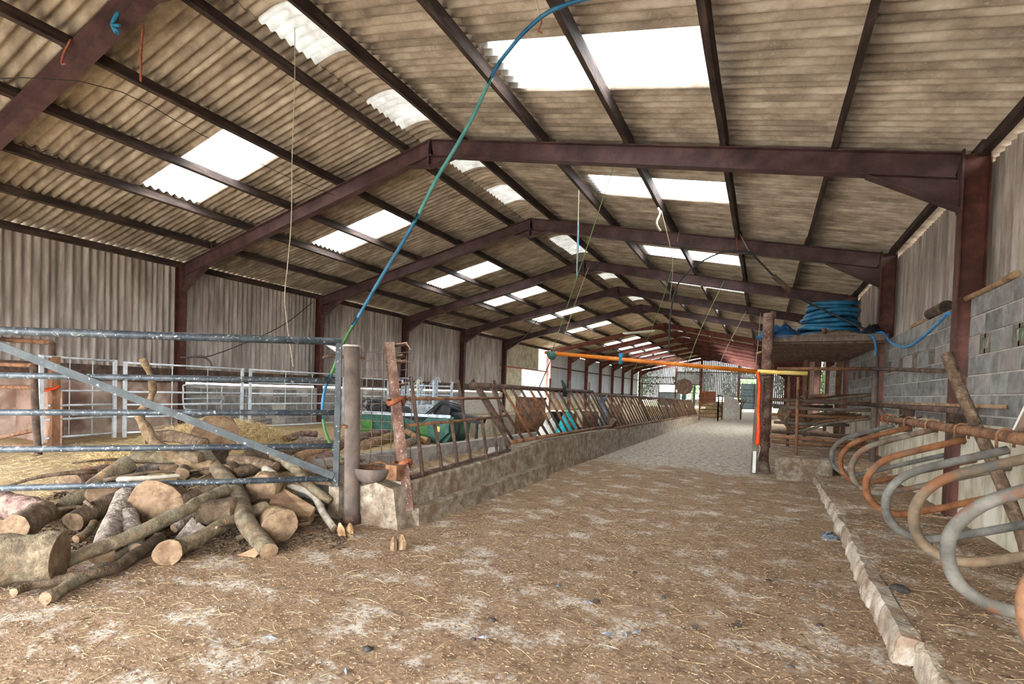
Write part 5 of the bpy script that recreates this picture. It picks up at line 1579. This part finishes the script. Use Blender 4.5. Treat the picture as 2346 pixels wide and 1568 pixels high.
blades('bark_litter', 'bark_d', 'dark bark scraps added under the log pile, deepening its shaded gaps', pile, 3500, .02, .07, .02, 6, z_all, .3)  # added dark scraps put the shade between the logs into colour
def pen(g):
    while True:
        x, y = g.uniform(-6.5, 1.2), g.uniform(-6.0, 3.5)
        if gate_dist(x, y) > .1: return x, y
blades('pen_straw', 'straw_gold', 'golden straw bedding spread in the pen', pen, 9000, .06, .2, .006, 5, lambda x, y: hfloor(x, y), .25)
def mound(cx, cy, rx, ry, h):
    def f(g):
        a, r_ = g.uniform(0, 6.28), math.sqrt(g.random())
        return cx+rx*r_*math.cos(a), cy+ry*r_*math.sin(a)
    def z(x, y):
        q = ((x-cx)/rx)**2+((y-cy)/ry)**2
        return hfloor(x, y)+h*max(0, 1-q)**.8+.03*nz(x, y, 1, 5)
    return f, z
for i, (cx, cy, rx, ry, h, n, lab) in enumerate(((-2.6, -3.6, .8, .5, .1, 2500, 'low golden straw clump on the pen floor beside the leaning branch'), (-3.9, -1.4, 1.3, 1.3, .42, 6000, 'heap of golden straw behind the top of the log pile'), (-5.0, -.8, .9, .9, .3, 1500, 'smaller straw heap beside the galvanised hurdles'))):
    f, z = mound(cx, cy, rx, ry, h)
    t = thing('straw_heap', lab, 'straw', (cx, cy, .2), kind='stuff')
    mb = MB(); k = 14
    for j in range(k+1):
        for q in range(k+1):
            x, y = cx+rx*(2*q/k-1), cy+ry*(2*j/k-1); mb.v.append((x, y, z(x, y)-.02))
    for j in range(k):
        for q in range(k):
            mb.f.append((j*(k+1)+q, j*(k+1)+q+1, (j+1)*(k+1)+q+1, (j+1)*(k+1)+q)); mb.sm.append(True); mb.mi.append(0)
    obj('straw_mound', mb, 'straw_gold', t)
    o = blades('straw_stalks', 'straw_gold', None, f, n, .08, .25, .007, 30+i, z, .5)
    o.parent = t; o.location = Vector(o.location)-Vector(t.location)

def clod(c, r_, m, label, grp, cat, seed, flat=.6, name='dung_lump'):
    g = random.Random(seed); mb = MB(); n = 9
    rings = [(.0, 1.0), (.5, .85), (.85, .5), (1.0, .05), (.9, -.3)]
    for q, (rr, zz) in enumerate(rings[1:]):
        for k in range(n):
            a = 2*math.pi*k/n; s_ = rr*r_*(1+g.uniform(-.22, .22))
            mb.v.append((c[0]+s_*math.cos(a), c[1]+s_*math.sin(a)*.8, c[2]+zz*r_*flat+r_*.15))
    mb.v.append((c[0], c[1], c[2]+r_*flat*1.05+r_*.15)); top = len(mb.v)-1
    for k in range(n):
        mb.f.append((k, (k+1) % n, top)); mb.sm.append(True); mb.mi.append(0)
        for j in range(3):
            mb.f.append((j*n+k, (j+1)*n+k, (j+1)*n+(k+1) % n, j*n+(k+1) % n)); mb.sm.append(True); mb.mi.append(0)
    return tag(obj(name, mb, m), label, cat, grp)
for i, (x, y, r_) in enumerate([(4.28, -4.96, .03), (3.84, -5.63, .035), (4.79, -4.32, .028), (4.31, -5.24, .018), (5.71, -4.18, .025), (5.2, -4.0, .02), (6.2, -3.9, .022), (5.9, -3.2, .02), (4.9, -3.6, .02), (3.6, -4.9, .016), (5.46, -4.38, .022), (6.0, -4.6, .02)]):
    clod((x, y, hfloor(x, y)), r_, 'dung', 'small dark dung lump lying on the passage floor', 'dung lumps on the floor', 'dung', i)
for i, (x, y, a) in enumerate([(5.0, -4.77, .3), (5.1, -4.72, 2.0), (4.45, -4.2, 1.2), (3.28, -5.82, .2), (3.9, -5.85, 2.4), (4.36, -5.2, .6), (5.15, -4.66, 1.0), (4.75, -4.38, 2.8)]):
    L, w = .045, .012
    mb = MB(); d = Vector((math.cos(a), math.sin(a), 0)); p = Vector((-d.y, d.x, 0)); c = Vector((x, y, hfloor(x, y)+.012))
    mb.add([c-d*L, c-d*L*.2+p*w+Vector((0, 0, .008)), c+d*L, c-d*L*.2-p*w, c-d*L*.1+Vector((0, 0, .014)), c-d*L*.1-Vector((0, 0, .006))], [(0, 1, 4), (1, 2, 4), (2, 3, 4), (3, 0, 4), (1, 0, 5), (2, 1, 5), (3, 2, 5), (0, 3, 5)])
    tag(obj('feather', mb, 'feather'), 'small blue-grey feather lying on the passage floor', 'feather', 'feathers on the floor')
clod((6.72, -3.4, .17), .06, 'dung', 'dark crumbled dung lump on the kerb edge beside a cubicle loop', None, 'dung', 40)
lump('grey_plastic', [(6.42, -1.5), (6.6, -1.42), (6.58, -1.25), (6.45, -1.2)], .0, 'feather', 'scrap of grey plastic against the kerb', 'plastic scrap', .04, seed=41)
# ------------------------------------------------------------------ hoses, cords and the orange pole
t = thing('long_hose', 'long blue and green hose arching from the roof down behind the gate', 'hose', (1.4, -3.42, .55))
HS = [(4.45, -3.42, 5.05), (4.24, -3.42, 5.08), (4.0, -3.42, 5.09), (3.81, -3.42, 5.06), (3.61, -3.42, 4.96), (3.47, -3.42, 4.85), (3.33, -3.42, 4.72), (3.19, -3.42, 4.5), (3.04, -3.42, 4.25), (2.84, -3.42, 3.98), (2.63, -3.42, 3.72), (2.41, -3.42, 3.38), (2.19, -3.42, 3.08), (1.89, -3.42, 2.71), (1.64, -3.42, 2.38), (1.38, -3.42, 2.04), (1.21, -3.42, 1.7), (1.08, -3.42, 1.46), (1.04, -3.42, 1.22), (1.09, -3.42, .96), (1.22, -3.42, .76), (1.41, -3.42, .58)]
PP = smooth(HS, 4)
for a, b, m in ((0, 27, 'hose_blue'), (26, 45, 'hose_teal'), (44, 58, 'hose_blue'), (57, 66, 'hose_green'), (65, 74, 'hose_blue'), (73, len(PP)-1, 'hose_green')):
    mb = MB(); mb.tube(PP[a:b+1], .019, 10); obj('hose_length', mb, m, t)
mb = MB(); mb.tube([(3.60, -3.36, 5.55), (3.76, -3.4, 5.09)], .008, 6); obj('tie', mb, 'cord_pale', t)
mb = MB(); mb.tube(smooth([(3.76, -3.4, 5.08), (3.79, -3.42, 5.0), (3.76, -3.42, 4.93), (3.80, -3.42, 4.9)], 3), .009, 6); obj('tie_end', mb, 'cord_orange', t)

def cord(pts, r_, m, label, sub=4, cat='cord', name='cord', grp=None):
    mb = MB(); mb.tube(smooth(pts, sub) if len(pts) > 2 else [Vector(p) for p in pts], r_, 6)
    return tag(obj(name, mb, m), label, cat, grp)
t = thing('orange_pole', 'long orange pole slung across the passage on cords', 'pole', (3.3, 3.6, 2.0))
tube_part('pole', [(.95, 3.6, 2.48), (3.3, 3.6, 2.27), (5.68, 3.6, 2.06)], .045, 'orange_pipe', t, 12)
tube_part('pole_end', [(5.66, 3.6, 2.06), (6.57, 3.6, 2.03)], .042, 'yellow_pipe', t, 12)
mb = MB(); mb.tube([(1.14, 3.6, 2.50), (1.14, 3.6, 2.40), (1.14, 3.6, 2.30)], [.13, .12, .06], 12); obj('pulley_cup', mb, 'dark_green_paint', t)
mb = MB(); mb.tube([(2.85, 3.6, 2.2), (2.85, 3.6, 2.45)], .05, 10, wob=.3); obj('cord_knot', mb, 'cord_blue', t)
cord([(3.64, .0, 5.38), (2.4, 1.8, 3.95), (1.14, 3.6, 2.5)], .008, 'cord_green', 'green cord from the rafter down to the end of the orange pole')
cord([(1.14, 3.6, 2.34), (1.6, 2.2, 1.98), (2.1, .7, 1.6)], .012, 'black_rubber', 'black rope from the pole end to the slanted barrier')
cord([(2.3, 1.9, 5.62), (2.3, 1.93, 4.7), (2.3, 1.95, 3.9)], .012, 'cord_pale', 'pale cord with a blue end hanging from a purlin')
cord([(2.3, 1.93, 5.0), (2.31, 1.95, 4.6), (2.3, 1.95, 4.1), (2.31, 1.96, 3.88)], .016, 'cord_blue', 'frayed blue cord end hanging beside the green cord')
cord([(3.76, 2.6, 5.3), (3.84, 2.4, 5.12), (3.8, 2.3, 4.9), (3.87, 2.35, 4.75)], .02, 'cord_pale', 'knotted bundle of pale twine on a purlin')
cord([(3.87, 2.35, 5.15), (3.95, 3.4, 4.4), (3.75, 4.42, 3.75)], .009, 'cord_pale', 'pale cord from the twine bundle to the black cable')
cord([(3.9, 4.45, 5.35), (3.55, 5.2, 4.3), (2.75, 6.6, 2.9), (2.3, 7.2, 2.2)], .007, 'cord_green', 'thin green cord hanging beyond the black cable')
cord([(4.6, 8.9, 5.1), (3.95, 9.0, 3.6), (3.5, 9.1, 2.2)], .008, 'cord_green', 'slanting green cord under the second frame')
cord([(5.1, 13.6, 4.9), (4.5, 13.7, 3.6), (4.2, 13.7, 2.8)], .009, 'cord_pale', 'pale cord hanging under the third frame')
cord([(5.6, 13.6, 4.8), (5.55, 13.65, 3.6), (5.5, 13.7, 2.7)], .012, 'cord_pale', 'double pale cord hanging near the third frame')
cord([(.2, 9.0, 5.9), (-.3, 9.05, 4.6), (-.7, 9.1, 3.4)], .01, 'cord_pale', 'pale cord hanging from the second frame ridge')
cord([(-.1, -3.0, 6.36), (-.08, -3.0, 5.56), (-.1, -3.0, 4.67), (-.09, -3.0, 3.78), (-.14, -3.0, 3.19), (-.19, -3.0, 2.71), (-.1, -3.02, 2.3), (.01, -3.0, 1.74)], .0055, 'cord_pale', 'long thin white cord hanging from the ridge')
cord([(-4.6, -6.0, 4.95), (-2.01, -4.62, 5.21), (-2.5, -2.8, 5.5), (-2.6, -1.0, 5.52), (-2.43, -.05, 5.5)], .006, 'black_rubber', 'thin dark wire strung along the roof slope', name='wire')
cord([(-7.7, 4.1, 4.25), (-7.7, 3.2, 3.5), (-7.7, 2.25, 2.92), (-7.7, .73, 2.21), (-7.68, .1, 2.12)], .012, 'black_rubber', 'dark cable sloping down the side wall sheets', name='cable')
t = thing('black_cable', 'thick black cable looped under the purlins and down to the platform', 'cable', (5.2, 4.4, 2.5))
tube_part('cable', [(5.17, 4.4, 4.77), (4.81, 4.4, 4.76), (4.36, 4.4, 4.56), (3.99, 4.4, 4.23), (3.84, 4.4, 3.84), (3.78, 4.4, 3.33), (3.78, 4.4, 2.71), (3.81, 4.4, 2.49)], .018, 'black_rubber', t, 8, 5)
tube_part('cable', [(5.17, 4.4, 4.77), (5.42, 4.4, 4.71), (5.66, 4.4, 4.45), (5.97, 4.4, 4.09), (6.27, 4.4, 3.77), (6.72, 4.4, 3.47), (7.19, 4.35, 3.19), (7.5, 4.3, 3.0), (7.62, 4.2, 2.93)], .02, 'black_rubber', t, 8, 5)
tube_part('sleeve', [(5.9, 4.4, 4.17), (6.25, 4.4, 3.8)], .05, 'rust_dark', t, 8)
tube_part('tie', [(5.13, 4.4, 5.25), (5.17, 4.4, 4.77)], .009, 'cord_orange', t, 6)
tube_part('tie', [(5.15, 4.42, 5.25), (5.42, 4.4, 4.71)], .009, 'cord_pale', t, 6)
cord([(-1.0, -4.66, 5.72), (-1.08, -4.68, 5.6), (-1.04, -4.68, 5.52), (-1.0, -4.67, 5.47)], .022, 'cord_blue', 'blue twine knotted round the nearest rafter', cat='twine', name='twine')
cord([(-.95, -4.68, 5.48), (-1.05, -4.7, 5.55), (-.9, -4.69, 5.52)], .016, 'cord_blue', 'loose blue twine ends hanging from the nearest rafter', cat='twine', name='twine')
cord([(-.6, -4.6, 5.50), (-.6, -4.62, 5.2), (-.6, -4.62, 4.95), (-.6, -4.62, 4.86)], .012, 'cord_orange', 'orange twine with a looped end hanging from the nearest rafter', cat='twine', name='twine')
cord([(-2.1, -4.66, 5.72), (-2.22, -4.68, 5.58), (-2.28, -4.68, 5.46), (-2.2, -4.67, 5.44)], .012, 'cord_orange', 'orange twine tied low on the nearest rafter', cat='twine', name='twine')
cord([(-7.8, 18.2, 4.2), (-5.2, 15, 4.15), (-1.75, 9.2, 4.2)], .02, 'black_rubber', 'dark bar sloping between the far rafters', cat='bar', name='tie_bar')
t = thing('tube_light', 'unlit white tube light hung under the far rafters', 'light fitting', (-.9, 22, 5.1))
mb = MB(); mb.bar((-1.85, 22, 5.18), (.02, 22, 5.31), .09, .07); obj('batten', mb, 'tube_white', t)
mb = MB(); mb.tube([(-1.75, 22, 5.12), (-.08, 22, 5.24)], .02, 8); obj('tube', mb, 'tube_white', t)
for x, z in ((-1.5, 5.2), (-.3, 5.29)):
    mb = MB(); mb.tube([(x, 22, z), (x, 22, R-SL*abs(x)-.02)], .006, 6); obj('chain', mb, 'wire', t)

# ------------------------------------------------------------------ far end of the barn
t = thing('round_feeder_lid', 'dark round plate hanging before the far gable', 'plate', (.7, 30, 1.5))
mb = MB(); mb.tube([(.7, 30.0, 2.2), (.7, 30.08, 2.2)], .62, 8); obj('plate', mb, 'sacking', t)
mb = MB(); mb.tube([(.7, 30.04, 2.8), (.75, 30.04, 5.85)], .012, 6); obj('chain', mb, 'wire', t)
mb = MB(); mb.box((.55, 30.05, 0), (.85, 30.15, 1.65)); obj('stand', mb, 'dark_green_paint', t)
mb = MB(); mb.bar((1.4, 30, 0), (1.42, 30, 2.3), .14, .14); tag(obj('green_post', mb, 'dark_green_paint'), 'dark green post beside the hanging round plate', 'post')
mb = MB(); mb.box((1.55, 33, .9), (2.6, 33.6, 1.95)); tag(obj('orange_bin', mb, 'rust_orange'), 'orange-brown feed bin before the far gable', 'bin')
def pen_panel(p, q, z1, label, n=4, m='rust'):
    t = thing('pen_panel', label, 'pen panel', (p[0], p[1], 0), 'rusty pen panels at the far end')
    for c in (p, q):
        mb = MB(); mb.bar((c[0], c[1], 0), (c[0], c[1], z1), .08, .08); obj('post', mb, m, t)
    for k in range(n):
        z = .25+(z1-.3)*k/(n-1)
        mb = MB(); mb.tube([(p[0], p[1], z), (q[0], q[1], z)], .03, 8); obj('rail', mb, m, t)
pen_panel((2.2, 26.2), (3.3, 26.4), 1.5, 'rusty pen panel closing off the trough end', 6, 'rust')
pen_panel((3.3, 26.4), (3.35, 29.0), 1.7, 'rusty pen panel running back from the trough end', 5, 'rust_dark')
pen_panel((3.6, 31), (4.4, 32), 1.4, 'rusty pen panel by the pale curved sheet', 4, 'rust')
mb = MB()
pr = [(0, 0), (1.0, .0), (1.0, .9), (.85, 1.35), (.5, 1.6), (0, 1.65)]
mb.prism([(3.4+u*1.05, v) for u, v in pr], 1, 29.5, 29.56); tag(obj('creep_sheet', mb, 'mortar'), 'pale curved sheet standing by the far pens', 'sheet')
for i in range(6):
    mb = MB(); mb.tube(smooth([(3.7+.16*i, 30.2, .0), (3.75+.16*i, 30.2, .9), (4.0+.16*i, 30.2, 1.45)], 4), .03, 8)
    tag(obj('curved_bar', mb, 'rust'), 'rusty curved bar of the far feeder', 'bar', 'curved feeder bars at the far end')
t = thing('hay_heap', 'heap of pale hay in the far pen', 'hay', (2.9, 31, 0), kind='stuff')
f_, z_ = mound(2.9, 31.0, 1.0, 1.2, 1.0)
mb = MB(); k = 12
for j in range(k+1):
    for q in range(k+1):
        x, y = 2.9+1.0*(2*q/k-1), 31+1.2*(2*j/k-1); mb.v.append((x, y, z_(x, y)))
for j in range(k):
    for q in range(k):
        mb.f.append((j*(k+1)+q, j*(k+1)+q+1, (j+1)*(k+1)+q+1, (j+1)*(k+1)+q)); mb.sm.append(True); mb.mi.append(0)
obj('hay_mound', mb, 'straw_pale', t)
o = blades('hay_stalks', 'straw_pale', None, f_, 2500, .15, .45, .02, 77, z_, .5); o.parent = t; o.location = Vector(o.location)-Vector(t.location)
for x, y, l in ((-1.1, 9.0, 'pale stake standing on the low wall by the barrier joint'), (-1.08, 11.0, 'second pale stake on the low wall'), (-1.08, 13.5, 'third pale stake on the low wall')):
    mb = MB(); mb.bar((x, y, .78), (x, y, 2.0), .06, .06); tag(obj('stake', mb, 'timber_grey'), l, 'stake')

# ------------------------------------------------------------------ outside
def leaves(name, m, label, c, size, n, leaf, seed, cat, parent=None):
    g = random.Random(seed); mb = MB()
    for _ in range(n):
        d = Vector((g.gauss(0, 1), g.gauss(0, 1), g.gauss(0, 1))).normalized()*(g.random()**.35)
        p = Vector((c[0]+d.x*size[0], c[1]+d.y*size[1], c[2]+d.z*size[2]))
        u = Vector((g.gauss(0, 1), g.gauss(0, 1), g.gauss(0, 1))).normalized(); v = u.cross(Vector((g.gauss(0, 1), g.gauss(0, 1), g.gauss(0, 1)))).normalized()
        L = leaf*g.uniform(.6, 1.3)
        mb.add([p-u*L, p+v*L*.5, p+u*L, p-v*L*.5], [(0, 1, 2, 3)])
    return obj(name, mb, m, parent)
def tree(x, y, h, r_, label, seed, grp, cat='tree'):
    t = thing(cat if cat != 'tree' else 'tree', label, cat, (x, y, 0), grp)
    mb = MB(); mb.tube([(x, y, -.1), (x+.1, y, h*.5), (x, y, h*.8)], [.25, .18, .06], 8, wob=.08); obj('trunk', mb, 'bark_b', t)
    leaves('foliage', 'leaf', None, (x, y, h*.6), (r_, r_, h*.45), 1500, .22, seed, None, t)
for i, (x, y, h, r_) in enumerate(((-11, 70, 7, 3.2), (-4, 74, 6, 3.2), (3.2, 72, 5.5, 3), (10, 70, 6.5, 3.2))):
    tree(x, y, h, r_, ['leafy tree outside behind the boarded side of the far gable', 'leafy tree seen through the wide opening of the far gable', 'leafy tree outside behind the pale sheets of the far gable', 'leafy tree outside behind the far doorway'][i], 60+i, 'trees beyond the far gable')
t = thing('ivy_bush', 'dense green ivy bush outside the side opening', 'bush', (9.0, 18, 0))
leaves('foliage', 'leaf', None, (8.75, 20.0, 1.9), (.55, 4.0, 2.1), 6000, .09, 90, None, t)
mb = MB(); mb.tube([(8.8, 20, -.1), (8.8, 20, 2.5)], [.15, .05], 8); obj('stem', mb, 'bark_d', t)
t = thing('white_house', 'white house wall with a small dark window outside the side gap', 'house', (-16, 36, 0))
mb = MB(); mb.box((-18, 28, -.1), (-13, 44, 3.2)); obj('wall', mb, 'house_white', t)
mb = MB(); mb.prism([(-18.4, 3.2), (-12.7, 3.2), (-15.5, 5.2)], 1, 27.7, 44.3); obj('roof', mb, 'slate', t)
for y in (31.2, 36.5, 40):
    mb = MB(); mb.box((-13.02, y, 1.9), (-12.97, y+.9, 2.8)); w_ = obj('window', mb, 'white_trim', t)
    mb = MB(); mb.box((-12.975, y+.08, 1.98), (-12.96, y+.82, 2.72)); obj('pane', mb, 'glass_dark', w_)
